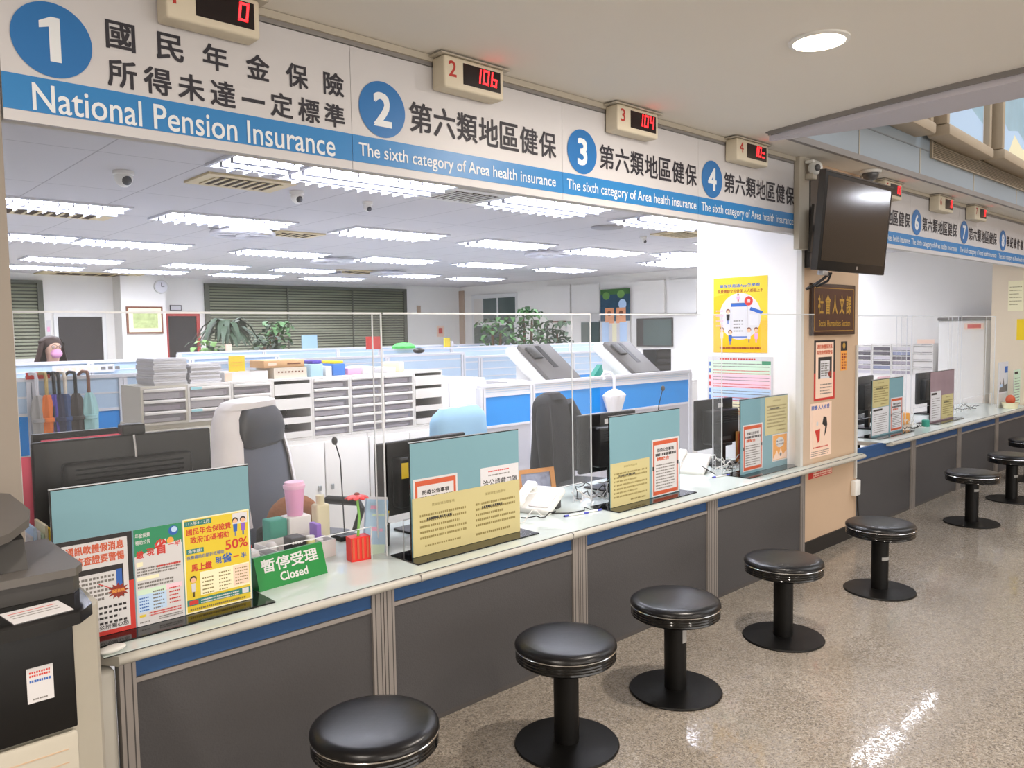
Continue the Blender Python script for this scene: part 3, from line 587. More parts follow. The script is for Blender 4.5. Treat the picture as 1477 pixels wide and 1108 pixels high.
p = at(233, 411, y=14.16); X = Matrix.Translation((p.x, 14.199, p.z-.03)) @ Matrix.Rotation(R(90), 4, 'X'); mb = MB(); mb.cyl((0, 0, 0), .12, .03, 'wall_grey', X=X); mb.cyl((0, 0, .0), .1, .031, 'paper_grey', X=X); mb.box((-.004, 0, .031), (.004, .07, .032), 'dark_print', X); mb.box((0, -.004, .031), (.05, .004, .032), 'dark_print', X)
tag(mb.build('wall_clock'), 'pale round clock high on the white column', 'clock')
# right wall: door, window, blinds, banner, openings
def rw(px, py, d=0): return at(px, py, x=XR-d)
def rwall(name, px0, px1, pyt, pyb, label, cat, layers, d=.03):
    a = rw(px0, pyt, d); b = rw(px1, pyb, d); t = thing(name, label, cat, (XR-d, b.y, b.z)); w = a.y-b.y; h = rw((px0+px1)/2, pyt, d).z-b.z
    for nm, u0, v0, u1, v1, m, dd in layers:
        mb = MB(); mb.box((-dd, w*(1-u1), h*v0), (d-.001, w*(1-u0), h*v1), m); mb.build(nm, t)
    return t
rwall('door', 653, 670, 420, 500, 'narrow brown door between the shutter and the window', 'door', [('door_leaf', 0, 0, 1, 1, 'door_brown', 0), ('frame', -.12, 0, 0, 1.03, 'frame_brown', .02)])
rwall('window', 680, 746, 424, 500, 'office window with dark panes behind the tall plants', 'window', [('frame', 0, 0, 1, 1, 'win_frame', 0), ('pane', .05, .46, .25, .92, 'curtain', .004), ('pane', .27, .46, .57, .92, 'window_pane', .004), ('pane', .61, .46, .97, .92, 'window_pane', .004), ('pane', .05, .04, .95, .4, 'glass_dark', .004)])
rwall('cabinet_opening', 788, 816, 463, 500, 'low brown cupboard opening left of the acrylic joint', 'cupboard', [('door_leaf', 0, 0, 1, 1, 'wall_grey', 0), ('frame', 0, .94, 1, 1, 'frame_brown', .01), ('edge', 0, 0, .08, 1, 'dark_room_b', .01)])
rwall('cabinet_opening', 838, 864, 463, 500, 'grey glazed opening left of the hanging banner', 'cupboard', [('panel', 0, 0, 1, 1, 'glass_dark', 0), ('frame', 0, .95, 1, 1, 'win_frame', .01)])
rwall('window', 918, 970, 459, 500, 'dark window right of the hanging banner', 'window', [('frame', 0, 0, 1, 1, 'dark_room_b', 0), ('pane', .2, .04, .97, .95, 'glass_dark', .006)])
for i, (a, b) in enumerate([(784, 822), (824, 864), (914, 958), (962, 1004)]):
    rwall('roller_blind', a, b, 403+(1004-b)*.05, 452, ['white roller blind above the brown cupboard opening', 'white roller blind left of the hanging banner', 'white roller blind right of the hanging banner', 'white roller blind beside the bright pillar'][i], 'blind', [('blind', 0, 0, 1, 1, 'wall_white', 0), ('bottom_bar', 0, 0, 1, .03, 'wall_grey', .01)], .05)
def banner(p):
    p.rect(0, .42, 1, 1, 'poster_night'); p.disc(.75, .72, .09, 'pale_blue'); p.rect(0, .9, 1, 1, 'leaf'); p.disc(.2, .88, .07, 'leaf_light', sx=1.2); p.disc(.7, .9, .07, 'leaf_light', sx=1.2)
    p.rect(.16, .38, .46, .66, 'orange_lantern'); p.rect(.54, .38, .86, .66, 'orange_lantern'); p.disc(.3, .56, .05, 'frame_brown'); p.disc(.7, .56, .05, 'frame_brown'); p.rect(.05, .02, .3, .4, 'pale_blue'); p.rect(.4, .02, .55, .38, 'pale_cream'); p.rect(.65, .02, .9, .4, 'pale_blue')
a = rw(866, 418, .04); b = rw(909, 497, .04)
sheet('hanging_banner', 'colourful hanging banner with a night scene on the right wall', 'banner', (XR-.04, a.y, b.z), (0, -1, 0), a.y-b.y, a.z-b.z, banner, 'paper')
# ================================================================== ON THE COUNTER
GT = CT+.0046         # top of the glass
# ------------------------------------------------------------------ document holders
def holder(x0, x1, label, y=2.80, z1=1.175, clear=False, base=True):
    t = thing('document_holder', label, 'document holder', (x0, y, GT), 0, 'black document holders on the counters')
    w = x1-x0; h = z1-GT
    mb = MB(); mb.box((-.03, -.09, .0003), (w+.045, .115, .006), 'black_gloss'); mb.build('base', t)
    mb = MB(); mb.box((0, .0012, .0065), (w, .006, h), 'black_gloss'); mb.build('back_plate', t)
    mb = MB(); mb.box((.005, .0002, .0068), (w-.001, .0011, h-.004), 'mauve_print' if clear else 'lightblue'); mb.build('backing_sheet', t)
    mb = MB(); mb.box((-.001, -.001, h), (w, .0062, h+.003), 'silver'); mb.build('top_edge', t)
    return t
holder(.615, 1.268, 'document holder with three large posters, beside the copier'); holder(1.992, 2.642, 'document holder with the wide yellow notice'); holder(3.322, 3.978, 'document holder with one yellow sheet and one red bordered notice, over the second panel joint'); holder(4.655, 5.285, 'document holder nearest the cream pillar')
holder(7.0, 7.69, 'document holder at the near end of the second counter', 2.925); holder(8.40, 9.07, 'brownish document holder in the middle of the second counter', 2.94, 1.18, True)
def fr(x0, x1, z0, z1, y, name, label, draw, base='paper', cat='poster', group=None): return sheet(name, label, cat, (x0, y, z0), UX, x1-x0, z1-z0, draw, base, .001, group)
def d_scam(p):
    p.rect(.0, .0, 1, .55, 'red_print'); p.rect(0, .5, 1, 1, 'dark_print'); p.rect(.0, .46, .06, .55, 'dark_print'); p.rect(.07, .045, .93, .955, 'paper')
    p.txt('通訊軟體假消息', .12, .845, .085, 'orange_red', w=.76, bold=.05); p.txt('相信查證要警惕', .12, .735, .085, 'orange_red', w=.76, bold=.05)
    p.rect(.15, .36, .86, .69, 'dark_print'); p.rect(.15, .34, .76, .635, 'paper'); p.rect(.76, .44, .84, .64, 'blue_print')
    p.lines(.2, .36, .74, .62, 6, 'grey_text', .05); p.poly([(.52, .52), (.72, .44), (.715, .45), (.525, .53)], 'red_print'); p.star(.78, .42, .105, 'brown_red', 12); p.txt('假消息', .69, .405, .035, 'orange_print', w=.18)
    p.lines(.12, .11, .88, .32, 4, 'dark_print', .065, .45); p.txt('北市三重區公所關心您', .1, .06, .045, 'dark_print', w=.8)
fr(.625, .853, .672, 1.004, 2.7985, 'poster', 'poster with black and red border and orange headline in the first holder', d_scam)
def d_half(p):
    p.rect(0, .79, 1, 1, 'poster_green'); p.poly([(0, .72), (1, .84), (1, .86), (0, .8)], 'poster_green'); p.txt('年金保費', .03, .91, .045, 'paper', w=.3); p.txt('補助公告', .03, .84, .045, 'paper', w=.3)
    p.disc(.82, .93, .05, 'blue_print'); p.disc(.84, .94, .03, 'pale_blue'); p.disc(.75, .83, .035, 'orange_print')
    p.poly([(.02, .69), (.42, .72), (.42, .82), (.66, .86), (.66, .80), (.98, .82), (.98, .76), (.5, .7)], 'paper')
    p.txt('繳', .04, .70, .075, 'red_print', w=.14, bold=.04); p.txt('現', .25, .71, .075, 'red_print', w=.15, bold=.04); p.txt('省', .42, .71, .15, 'red_print', w=.24, bold=.05); p.txt('一半', .7, .76, .06, 'red_print', w=.26, bold=.03)
    p.rect(.03, .615, .16, .66, 'pale_cream'); p.lines(.04, .52, .95, .61, 3, 'grey_text', .035); p.lines(.45, .575, .95, .61, 1, 'red_print', .035)
    p.rect(.03, .47, .48, .505, 'pale_cream'); p.lines(.04, .39, .78, .46, 2, 'grey_text', .035)
    p.rect(.03, .32, .62, .375, 'pale_green'); p.rect(.62, .32, .96, .375, 'pale_pink'); p.rect(.03, .14, .62, .32, 'pale_blue'); p.lines(.06, .15, .25, .31, 5, 'blue_print', .04, .4); p.lines(.34, .15, .58, .36, 6, 'grey_text', .04, .4); p.lines(.68, .17, .92, .36, 5, 'red_print', .04, .35)
    p.lines(.25, .085, .92, .135, 2, 'red_print', .03); p.rect(.05, .09, .18, .115, 'yellow_ink'); p.lines(.45, .03, .95, .07, 2, 'grey_text', .03); p.lines(.05, .03, .25, .05, 1, 'grey_text', .03)
fr(.858, 1.017, .672, 1.004, 2.7982, 'poster', 'poster with green heading and big red character in the first holder', d_half)
def d_pension(p):
    p.frame(.0, .0, 1, 1, .02, 'pale_cream'); p.rect(.02, .92, .42, .975, 'teal_print'); p.txt('112年4-12月', .05, .93, .036, 'paper', w=.34); p.rect(.74, .86, .97, .98, 'paper_grey')
    p.txt('國民年金保險費', .05, .825, .07, 'red_print', w=.66, bold=.03); p.txt('政府加碼補助', .1, .735, .07, 'red_print', w=.58, bold=.03)
    p.person(.78, .73, .2, 'blue_print', 'blue_print'); p.person(.9, .73, .2, 'purple', 'blue_print')
    p.rect(.04, .63, .29, .68, 'teal_print'); p.txt('免申請!', .06, .637, .034, 'paper', w=.2); p.txt('保費補助自動折抵補助', .04, .57, .04, 'blue_print', w=.55, bold=.01); p.txt('50%', .62, .6, .1, 'red_print', w=.34, bold=.02)
    p.txt('馬上繳', .1, .44, .075, 'red_print', w=.3, bold=.04); p.txt('現', .46, .47, .07, 'blue_print', w=.09, bold=.03); p.txt('省', .56, .465, .1, 'blue_print', w=.15, bold=.04); p.rect(.73, .505, .82, .515, 'red_print'); p.txt('半', .85, .475, .06, 'blue_print', w=.09, bold=.02)
    p.rect(.22, .17, .97, .42, 'pale_cream'); p.rect(.72, .19, .965, .41, 'peach'); p.lines(.25, .18, .42, .38, 5, 'text_olive', .035, .35); p.lines(.5, .18, .68, .40, 6, 'text_olive', .035, .35); p.lines(.75, .2, .94, .40, 6, 'text_olive', .035, .35)
    p.person(.12, .17, .22, 'paper', 'dark_print'); p.rect(.02, .08, .98, .145, 'teal_print'); p.lines(.22, .085, .8, .14, 2, 'paper', .03, .5); p.rect(.05, .09, .18, .135, 'red_print'); p.rect(.85, .085, .95, .14, 'paper_grey'); p.lines(.06, .03, .9, .065, 1, 'text_olive', .03)
fr(1.021, 1.263, .672, 1.01, 2.7985, 'poster', 'yellow poster with a large red 50% in the first holder', d_pension, 'yellow_ink')
def d_plain(hd, rows):
    def d(p):
        p.txt(hd, .5, .87, .045, 'text_olive', w=.34, bold=.01, anchor='c'); p.lines(.08, .2, .93, .82, rows, 'text_olive', .036, .42); p.lines(.2, .82-.62/rows*1.7, .62, .82-.62/rows*1.05, 1, 'dark_print', .036, .75, False); p.lines(.5, .08, .9, .15, 1, 'text_olive', .036, .5)
    return d
def d_wide(p):
    for a, c in ((.06, .47), (.56, .95)):
        p.txt('業務辦理注意事項', (a+c)/2, .82, .05, 'text_olive', w=.2, bold=.008, anchor='c'); p.lines(a, .28, c, .76, 5, 'text_olive', .018, .42); p.lines(a+.06, .59, c-.13, .64, 1, 'dark_print', .018, .9, False)
    p.lines(.1, .14, .42, .2, 1, 'text_olive', .02, .5); p.lines(.56, .12, .9, .2, 1, 'text_olive', .02, .5)
fr(2.0, 2.641, .672, .93, 2.7965, 'notice', 'wide pale yellow notice in the second holder', d_wide, 'yellow_paper', 'notice')
def d_redframe(p):
    p.frame(.04, .02, .96, .97, .05, 'orange_red'); p.rect(.04, .9, .96, .97, 'orange_red'); p.rect(.04, .02, .96, .085, 'orange_red')
    p.txt('防疫公告事項', .2, .775, .06, 'dark_print', w=.6, bold=.04); p.lines(.13, .70, .88, .76, 1, 'dark_print', .06, .8, False); p.txt('請配合', .18, .62, .06, 'orange_red', w=.45, bold=.05); p.lines(.14, .12, .86, .58, 9, 'grey_text', .04, .4); p.rect(.02, .46, .07, .53, 'dark_print'); p.rect(.93, .5, .98, .57, 'dark_print')
fr(2.008, 2.255, .69, 1.013, 2.7982, 'notice', 'red bordered notice half hidden behind the wide yellow notice', d_redframe, 'paper', 'notice')
def d_mask(p): p.lines(.2, .82, .75, .88, 1, 'red_print', .05, .7); p.lines(.2, .68, .75, .74, 1, 'grey_text', .04, .7); p.txt('洽公請戴口罩', .06, .3, .26, 'dark_print', w=.9, bold=.015)
fr(2.394, 2.637, .88, 1.013, 2.7982, 'notice', 'white notice about wearing masks above the wide yellow notice', d_mask, 'paper_grey', 'notice')
fr(3.33, 3.676, .672, .914, 2.7982, 'notice', 'pale yellow sheet in the third holder', d_plain('業務辦理說明', 7), 'yellow_paper', 'notice')
fr(3.700, 3.965, .675, 1.008, 2.7982, 'notice', 'red bordered notice in the third holder', d_redframe, 'paper', 'notice')
fr(4.972, 5.28, .905, 1.168, 2.7982, 'notice', 'pale yellow sheet at the top of the holder nearest the pillar', d_plain('業務辦理說明', 7), 'yellow_paper', 'notice')
fr(4.685, 4.938, .69, 1.002, 2.7982, 'notice', 'red bordered notice in the holder nearest the pillar', d_redframe, 'paper', 'notice')
def d_orange(p): p.frame(0, 0, 1, 1, .04, 'paper'); p.disc(.5, .68, .19, 'paper', sx=1.6); p.txt('每人每次', .26, .7, .07, 'dark_print', w=.5, bold=.01); p.txt('五件為限', .26, .58, .07, 'dark_print', w=.5, bold=.02); p.poly([(.05, .1), (.3, .4), (.42, .2), (.55, .45), (.7, .2), (.95, .35), (.95, .06), (.05, .06)], 'peach'); p.disc(.55, .22, .07, 'grey_text')
fr(5.07, 5.278, .712, .902, 2.7978, 'notice', 'small orange notice with a white bubble in the holder nearest the pillar', d_orange, 'orange_print', 'notice')
fr(7.01, 7.36, .93, 1.17, 2.9232, 'notice', 'pale yellow sheet in the near holder of the second counter', d_plain('業務說明', 7), 'yellow_paper', 'notice')
def d_map(p): p.rect(.05, .88, .6, .95, 'dark_print'); p.lines(.1, .1, .9, .82, 9, 'grey_text', .05, .3)
fr(7.01, 7.36, .685, .925, 2.9232, 'notice', 'white sheet with small print in the near holder of the second counter', d_map, 'paper_grey', 'notice')
fr(7.40, 7.67, .685, .99, 2.9232, 'notice', 'red headed notice in the near holder of the second counter', d_redframe, 'paper_grey', 'notice')
fr(8.72, 9.05, .685, .93, 2.9382, 'notice', 'pale yellow sheet in the brownish holder of the second counter', d_plain('業務說明', 7), 'yellow_paper', 'notice')
fr(8.42, 8.69, .685, .98, 2.9382, 'notice', 'grey notice in the brownish holder of the second counter', d_map, 'paper_grey', 'notice')
# ------------------------------------------------------------------ acrylic screens
def guard(x0, x1, y, label, slot=True, left=.09, right=.09, z1=1.735, fwd=False):
    t = thing('acrylic_screen', label, 'acrylic screen', (x0, y, GT), 0, 'clear acrylic screens on the counters')
    w = x1-x0; h = z1-GT; T = .004; e = .0035
    mb = MB()
    if slot:
        a, b, s = .08, w-.08, .145
        mb.box((T, 0, 0), (a, T, h), 'acrylic'); mb.box((b, 0, 0), (w-T, T, h), 'acrylic'); mb.box((a, 0, s), (b, T, h), 'acrylic')
    else: mb.box((T, 0, 0), (w-T, T, h), 'acrylic')
    fp = mb.build('front_pane', t)
    mb = MB(); mb.box((0, -.001, h-.002), (w, T+.002, h+.006), 'acrylic_edge')
    mb.build('polished_edge', fp)
    if slot: mb = MB(); mb.box((a, -.0005, s-.0015), (b, T, s+.0015), 'acrylic_edge'); mb.box((a-.0015, -.0005, 0), (a+.0015, T, s), 'acrylic_edge'); mb.box((b-.0015, -.0005, 0), (b+.0015, T, s), 'acrylic_edge'); mb.build('slot_edge', fp)
    for d, x in ((left, 0), (right, w-T)):
        if not d: continue
        mb = MB(); mb.box((x, T if d > 0 else d, 0), (x+T, d if d > 0 else 0, h), 'acrylic'); sp = mb.build('side_pane', t)
        mb = MB(); mb.box((x-.001, -.0015, 0), (x+T+.001, .004, h), 'acrylic_edge'); mb.box((x-.0005, d-.0025, 0), (x+T+.0005, d+.0025, h), 'acrylic_edge'); mb.box((x, min(d, 0), h), (x+T, max(d, 0), h+.005), 'acrylic_edge'); mb.build('polished_edge', sp)
guard(.566, 1.955, 2.93, 'clear acrylic screen behind the first document holder', True, .12, .07); guard(1.965, 3.325, 2.93, 'clear acrylic screen behind the wide yellow notice', True, 0, .14); guard(3.40, 4.645, 2.93, 'clear acrylic screen behind the third document holder', True, 0, .07)
guard(4.672, 5.40, 2.665, 'clear acrylic screen in front of the pillar corner', False, 0, 0, 1.732)
guard(6.86, 8.18, 3.085, 'clear acrylic screen at the near end of the second counter', True, .1, .1); guard(8.3, 9.62, 3.085, 'clear acrylic screen in the middle of the second counter', True, .1, .1); guard(9.72, 10.9, 3.085, 'clear acrylic screen at the far end of the second counter', True, .1, .1)
# ------------------------------------------------------------------ closed sign
t = thing('closed_sign', 'green tent sign reading Closed on the counter', 'sign', (1.325, 2.865, GT), R(6))
mb = MB(); L = .315; mb.prism([(0, .0003), (.09, .0003), (.052, .125), (.038, .125)], 0, L, 'closed_green', 'x')
mb.build('body', t)
mb = MB(); v = Vector((0, .038, .125)).normalized(); n = Vector((0, -.125, .038)).normalized()*.0006
mb.text('暫停受理', Vector((.028, .019, .0625))+n, UX, v, .05, 'paper', w=.255, bold=.03); mb.text('Closed', Vector((.10, .006, .019))+n, UX, v, .033, 'paper', w=.125, bold=.03); mb.build('lettering', t)
# ------------------------------------------------------------------ phones
def phone(loc, rz, label):
    t = thing('desk_phone', label, 'telephone', loc, rz, 'white desk phones on the counter')
    T_ = Matrix.Translation((0, 0, .035)) @ Matrix.Rotation(R(24), 4, 'X')
    mb = MB(); mb.rbox((-.12, -.11, 0), (.12, .12, .038), 'white_plastic', .012, 3, T_); b = mb.build('body', t)
    mb = MB(); mb.rbox((-.015, -.085, .038), (.105, .095, .043), 'white_soft', .003, 2, T_); mb.build('key_panel', b)
    mb = MB(); mb.box((-.09, .04, .0003), (-.06, .10, .07), 'dark_grey'); mb.box((.06, .04, .0003), (.09, .10, .07), 'dark_grey'); mb.rbox((-.1, -.09, .0003), (.1, -.03, .014), 'dark_grey', .004); mb.build('stand', t)
    mb = MB(); mb.rbox((-.108, -.10, .052), (-.045, .11, .072), 'white_plastic', .009, 3, T_); mb.rbox((-.11, -.105, .036), (-.043, -.045, .066), 'white_plastic', .012, 3, T_); mb.rbox((-.11, .055, .036), (-.043, .115, .066), 'white_plastic', .012, 3, T_); mb.build('handset', t)
    mb = MB(); pts = [(-.08, -.12, .02)]
    for k in range(40): a = k*1.1; pts.append((-.1-.0035*k+.012*math.cos(a), -.06+.004*k, .016+.012*math.sin(a)))
    mb.tube(pts, .0025, 'cable_white', 5); mb.build('coiled_cord', t)
phone((3.06, 3.09, GT), R(-72), 'white desk phone right of the wide yellow notice'); phone((4.60, 3.15, GT), R(-72), 'white desk phone between the last two document holders')
# ------------------------------------------------------------------ monitors
def monitor(loc, rz, w, h, zb, label, bulge=.06, th=.03, arm=True):
    t = thing('computer_monitor', label, 'monitor', loc, rz, 'black computer screens seen from behind')
    mb = MB(); mb.rbox((-w/2, -th/2, zb), (w/2, th/2, zb+h), 'black_plastic', .008); b = mb.build('screen_housing', t)
    mb = MB(); mb.rbox((-w*.36, -th/2-bulge, zb+h*.12), (w*.36, -th/2, zb+h*.8), 'black_plastic', .015); mb.build('rear_cover', b)
    mb = MB()
    for k in range(5): mb.box((-w*.3, -th/2-bulge-.0012, zb+h*(.55+.045*k)), (w*.3, -th/2-bulge, zb+h*(.565+.045*k)), 'black_gloss')
    mb.box((-w*.2, -th/2-bulge-.001, zb+h*.2), (w*.12, -th/2-bulge, zb+h*.27), 'dark_grey'); mb.build('vent_slots', b)
    mb = MB(); mb.box((-w/2+.01, th/2, zb+.012), (w/2-.01, th/2+.001, zb+h-.012), 'glass_dark'); mb.build('display', t)
    mb = MB(); mb.rbox((-.035, -th/2-bulge*.7, .01), (.035, -th/2-bulge*.1, zb+h*.3), 'black_plastic', .006); mb.build('stand_neck', t)
    mb = MB(); mb.rbox((-.13, -.11-bulge*.3, .0003), (.13, .08, .012), 'black_plastic', .004); mb.build('stand_foot', t)
    return t
m1 = monitor((.965, 3.18, GT), R(-2), .625, .40, .22, 'large black monitor behind the first document holder', .045)
mb = MB(); mb.rbox((-.02, -.04, .621), (.06, .03, .66), 'black_plastic', .006); mb.tube([(.02, -.03, .63), (.02, -.045, .56), (.02, -.05, .5)], .004, 'silver', 6); mb.build('webcam', m1)
monitor((2.37, 3.22, GT), R(4), .58, .36, .10, 'black monitor with a yellow sticker behind the wide yellow notice', .07)
mb = MB(); mb.box((2.172, 3.1165, .955), (2.245, 3.1175, 1.03), 'poster_yellow'); tag(mb.build('sticky_note'), 'yellow sticky note on the monitor behind the wide notice', 'note')
monitor((3.80, 3.22, GT), R(-4), .50, .36, .11, 'black monitor beside the third document holder', .1); monitor((5.02, 3.24, GT), R(-3), .44, .36, .11, 'black monitor next to the bright pillar side', .1)
for x, y, z, l in ((3.62, 3.085, 1.09, 'small white label on the monitor beside the third holder'), (4.87, 3.105, 1.09, 'small white label on the monitor next to the pillar')):
    mb = MB(); mb.box((x, y-.001, z), (x+.06, y, z+.03), 'paper'); tag(mb.build('asset_label'), l, 'label')
mb = MB(); mb.box((.70, 3.385, GT+.0003), (1.0, 3.412, 1.292), 'black_plastic'); tag(mb.build('black_binder'), 'black binder standing behind the large black monitor', 'binder')
mb = MB(); mb.box((.72, 3.345, GT+.0003), (1.02, 3.355, 1.272), 'red_folder'); tag(mb.build('red_folder'), 'red folder standing behind the large black monitor', 'folder')
# tangled cables
def cables(x, y, n, label, w=.3):
    mb = MB()
    for k in range(n):
        p = Vector((x+random.uniform(-w/2, w/2), y+random.uniform(-.06, .06), GT+.012)); pts = [p]; d = random.uniform(0, 6.28)
        for i in range(9):
            d += random.uniform(-1, 1); p = p+Vector((.035*math.cos(d), .02*math.sin(d), random.uniform(-.028, .03))); p.z = max(GT+.006, min(p.z, GT+.13)); p.y = max(y-.1, min(p.y, y+.12)); pts.append(p.copy())
        mb.tube(pts, .0035, 'cable_white' if k % 3 else 'cable_black', 5)
    o = mb.build('cable_tangle'); tag(o, label, 'cables', kind='stuff')
cables(3.50, 3.03, 12, 'tangle of white cables beside the third document holder'); cables(4.87, 3.02, 14, 'tangle of white cables behind the holder nearest the pillar', .25); cables(2.78, 3.02, 5, 'loose cables behind the wide yellow notice', .15)
# gooseneck microphones
def mic(base, head, label):
    t = thing('gooseneck_microphone', label, 'microphone', base); h = Vector(head)-Vector(base)
    mb = MB(); mb.rbox((-.05, -.05, .0003), (.05, .05, .025), 'black_plastic', .008); mb.build('base', t)
    mb = MB(); mb.tube([(0, 0, .02), (-.005, 0, h.z*.4), (h.x*.35, h.y*.4, h.z*.8), (h.x, h.y, h.z)], .003, 'black_metal', 6); mb.build('stem', t)
    mb = MB(); mb.sph(tuple(h), (.014, .014, .02), 'dark_grey', 12); mb.build('head', t)
mic((1.98, 3.33, GT), (1.90, 3.26, 1.155), 'thin gooseneck microphone between the office chair and the yellow noted monitor'); mic((4.44, 3.32, GT), (4.45, 3.27, 1.245), 'thin gooseneck microphone in front of the white umbrella')
# ------------------------------------------------------------------ small things around the closed sign
def opentray(name, x0, y0, x1, y1, h, m, label, cat, rz=0):
    t = thing(name, label, cat, (x0, y0, GT), rz); w = x1-x0; d = y1-y0; mb = MB(); q = .004
    mb.box((0, 0, .0003), (w, d, .006), m); mb.box((0, 0, .006), (w, q, h), m); mb.box((0, d-q, .006), (w, d, h), m); mb.box((0, q, .006), (q, d-q, h), m); mb.box((w-q, q, .006), (w, d-q, h), m)
    mb.build('tray', t); return t
opentray('desk_tray', 1.52, 3.09, 1.80, 3.30, .075, 'tray_white', 'white open tray full of small things behind the closed sign', 'tray', R(3)); opentray('paper_box', 1.40, 3.12, 1.50, 3.32, .05, 'tray_white', 'shallow white box with a red knob left of the open tray', 'box')
mb = MB(); mb.rbox((1.69, 3.32, GT+.0003), (1.80, 3.412, GT+.15), 'tray_white', .006); tag(mb.build('carton'), 'white carton under the pink tumbler', 'box')
mb = MB(); mb.rbox((1.60, 3.33, GT+.0003), (1.685, 3.41, GT+.15), 'teal_dark', .006); tag(mb.build('carton'), 'small teal carton left of the pink tumbler', 'box')
t = thing('tumbler', 'pink tumbler with a pale lid behind the open tray', 'cup', (1.742, 3.365, GT+.1503))
mb = MB(); mb.lathe([(.033, 0), (.036, .004), (.045, .125)], 'cup_pink'); mb.build('cup_body', t)
mb = MB(); mb.lathe([(.048, .1255), (.05, .13), (.05, .142), (.044, .146), (.043, .157), (.001, .159)], 'cup_lid'); mb.build('lid', t)
t = thing('cake_cover', 'clear dome in the white box left of the tray', 'cover', (1.45, 3.22, GT+.0065))
mb = MB(); mb.lathe([(.045, .0), (.045, .03), (.038, .055), (.02, .068), (.001, .071)], 'white_soft'); mb.build('dome', t); mb = MB(); mb.sph((0, 0, .08), .011, 'red_toy', 12); mb.build('red_knob', t)
t = thing('perfume_bottle', 'pale amber bottle right of the pink tumbler', 'bottle', (1.86, 3.34, GT)); mb = MB(); mb.rbox((-.035, -.03, .0003), (.035, .03, .19), 'amber', .012); mb.build('body', t); mb = MB(); mb.cyl((0, 0, .19), .02, .04, 'amber'); mb.build('cap', t)
mb = MB(); mb.rbox((1.595, 3.12, GT+.0065), (1.665, 3.2, GT+.11), 'polka', .006)
for k in range(14): mb.cyl((0, 0, 0), .006, .0008, 'paper', X=Matrix.Translation((1.602+.013*(k % 5)+(.006 if k//5 % 2 else 0), 3.1198, GT+.03+.03*(k//5))) @ Matrix.Rotation(R(90), 4, 'X'), seg=10)
tag(mb.build('pouch'), 'black pouch with white dots in the open tray', 'pouch')
mb = MB(); mb.cyl((1.70, 3.15, GT+.0065), .022, .075, 'label_yellow'); mb.cyl((1.70, 3.15, GT+.0816), .018, .018, 'white_plastic'); tag(mb.build('glue_bottle'), 'small yellowish bottle in the open tray', 'bottle')
mb = MB(); mb.cyl((1.745, 3.15, GT+.0065), .016, .07, 'white_plastic'); tag(mb.build('correction_bottle'), 'small white bottle in the open tray', 'bottle')
mb = MB(); mb.rbox((1.76, 3.20, GT+.0065), (1.785, 3.27, GT+.13), 'purple', .005, X=None); tag(mb.build('glasses_case'), 'purple case standing in the open tray', 'case')
mb = MB(); mb.sph((1.55, 3.22, GT+.05), (.03, .035, .04), 'white_soft', 12); tag(mb.build('tissue_ball'), 'crumpled white tissue in the open tray', 'tissue')
t = thing('pen_holder', 'red pen holder with a red flower pen on the counter', 'pen holder', (1.835, 2.975, GT), R(-8))
mb = MB(); mb.prism([(-.045, -.028), (.045, -.028), (.045, .028), (-.045, .028)], .0003, .105, 'red_toy')
for k in range(4): mb.box((-.04+.022*k, -.03, .01), (-.03+.022*k, -.028, .10), 'orange_red')
mb.build('holder', t)
mb = MB(); mb.tube([(0, 0, .1053), (.008, 0, .19), (.0, 0, .275)], .006, 'stem_green', 8); mb.build('stem', t)
mb = MB()
for k in range(9): X = Matrix.Translation((0, 0, .285)) @ Matrix.Rotation(2*PI*k/9, 4, 'Z') @ Matrix.Rotation(R(14), 4, 'Y'); mb.sph((.026, 0, 0), (.03, .015, .006), 'red_toy', 10, X)
mb.sph((0, 0, .289), (.013, .013, .008), 'brown_red', 10); mb.build('flower', t)
for k in range(5):
    X = Matrix.Translation((1.875+.011*k, 3.0+.018*k, GT+.002)) @ Matrix.Rotation(R(-10), 4, 'Z') @ Matrix.Rotation(R(9), 4, 'Y') @ Matrix.Rotation(R(-8), 4, 'X')
    mb = MB(); m_ = ['book_blue', 'book_blue', 'paper_grey', 'paper', 'paper_grey'][k]; mb.box((0, .0, .0005), (.105, .012, .245), m_, X)
    if k == 0:
        for (a, b, c, d, m2) in ((.02, .205, .055, .222, 'pinkish'), (.03, .175, .09, .185, 'pale_green'), (.03, .11, .06, .128, 'pinkish'), (.07, .108, .085, .12, 'pinkish'), (.01, .0, .1, .05, 'pale_green')): mb.box((a, -.0008, b), (c, 0, d), m2, X)
    o = mb.build('booklet'); tag(o, ['front pale blue booklet with pink print standing beside the red pen holder', 'second pale blue booklet of the standing row', 'grey booklet in the middle of the standing row', 'white booklet fourth in the standing row', 'rearmost grey booklet of the standing row'][k], 'booklet', 'booklets standing beside the pen holder')
def pen(x, y, rz, label, m='pen_blue'):
    X = Matrix.Translation((x, y, GT+.0058)) @ Matrix.Rotation(rz, 4, 'Z') @ Matrix.Rotation(R(90), 4, 'Y')
    mb = MB(); mb.cyl((0, 0, 0), .005, .10, 'white_plastic', X=X, seg=10); mb.cyl((0, 0, .1), .0055, .03, m, X=X, seg=10); mb.cyl((0, 0, -.025), .0055, .025, m, r2=.0055, X=X, seg=10); mb.cyl((0, 0, -.035), .001, .01, 'black_plastic', r2=.005, X=X, seg=10); tag(mb.build('ballpoint_pen'), label, 'pen')
pen(3.05, 2.855, R(-12), 'blue and white pen lying in front of the phone'); pen(3.15, 2.84, R(-8), 'second blue pen beside the acrylic joint'); pen(4.52, 2.90, R(-10), 'blue pen in front of the second phone')
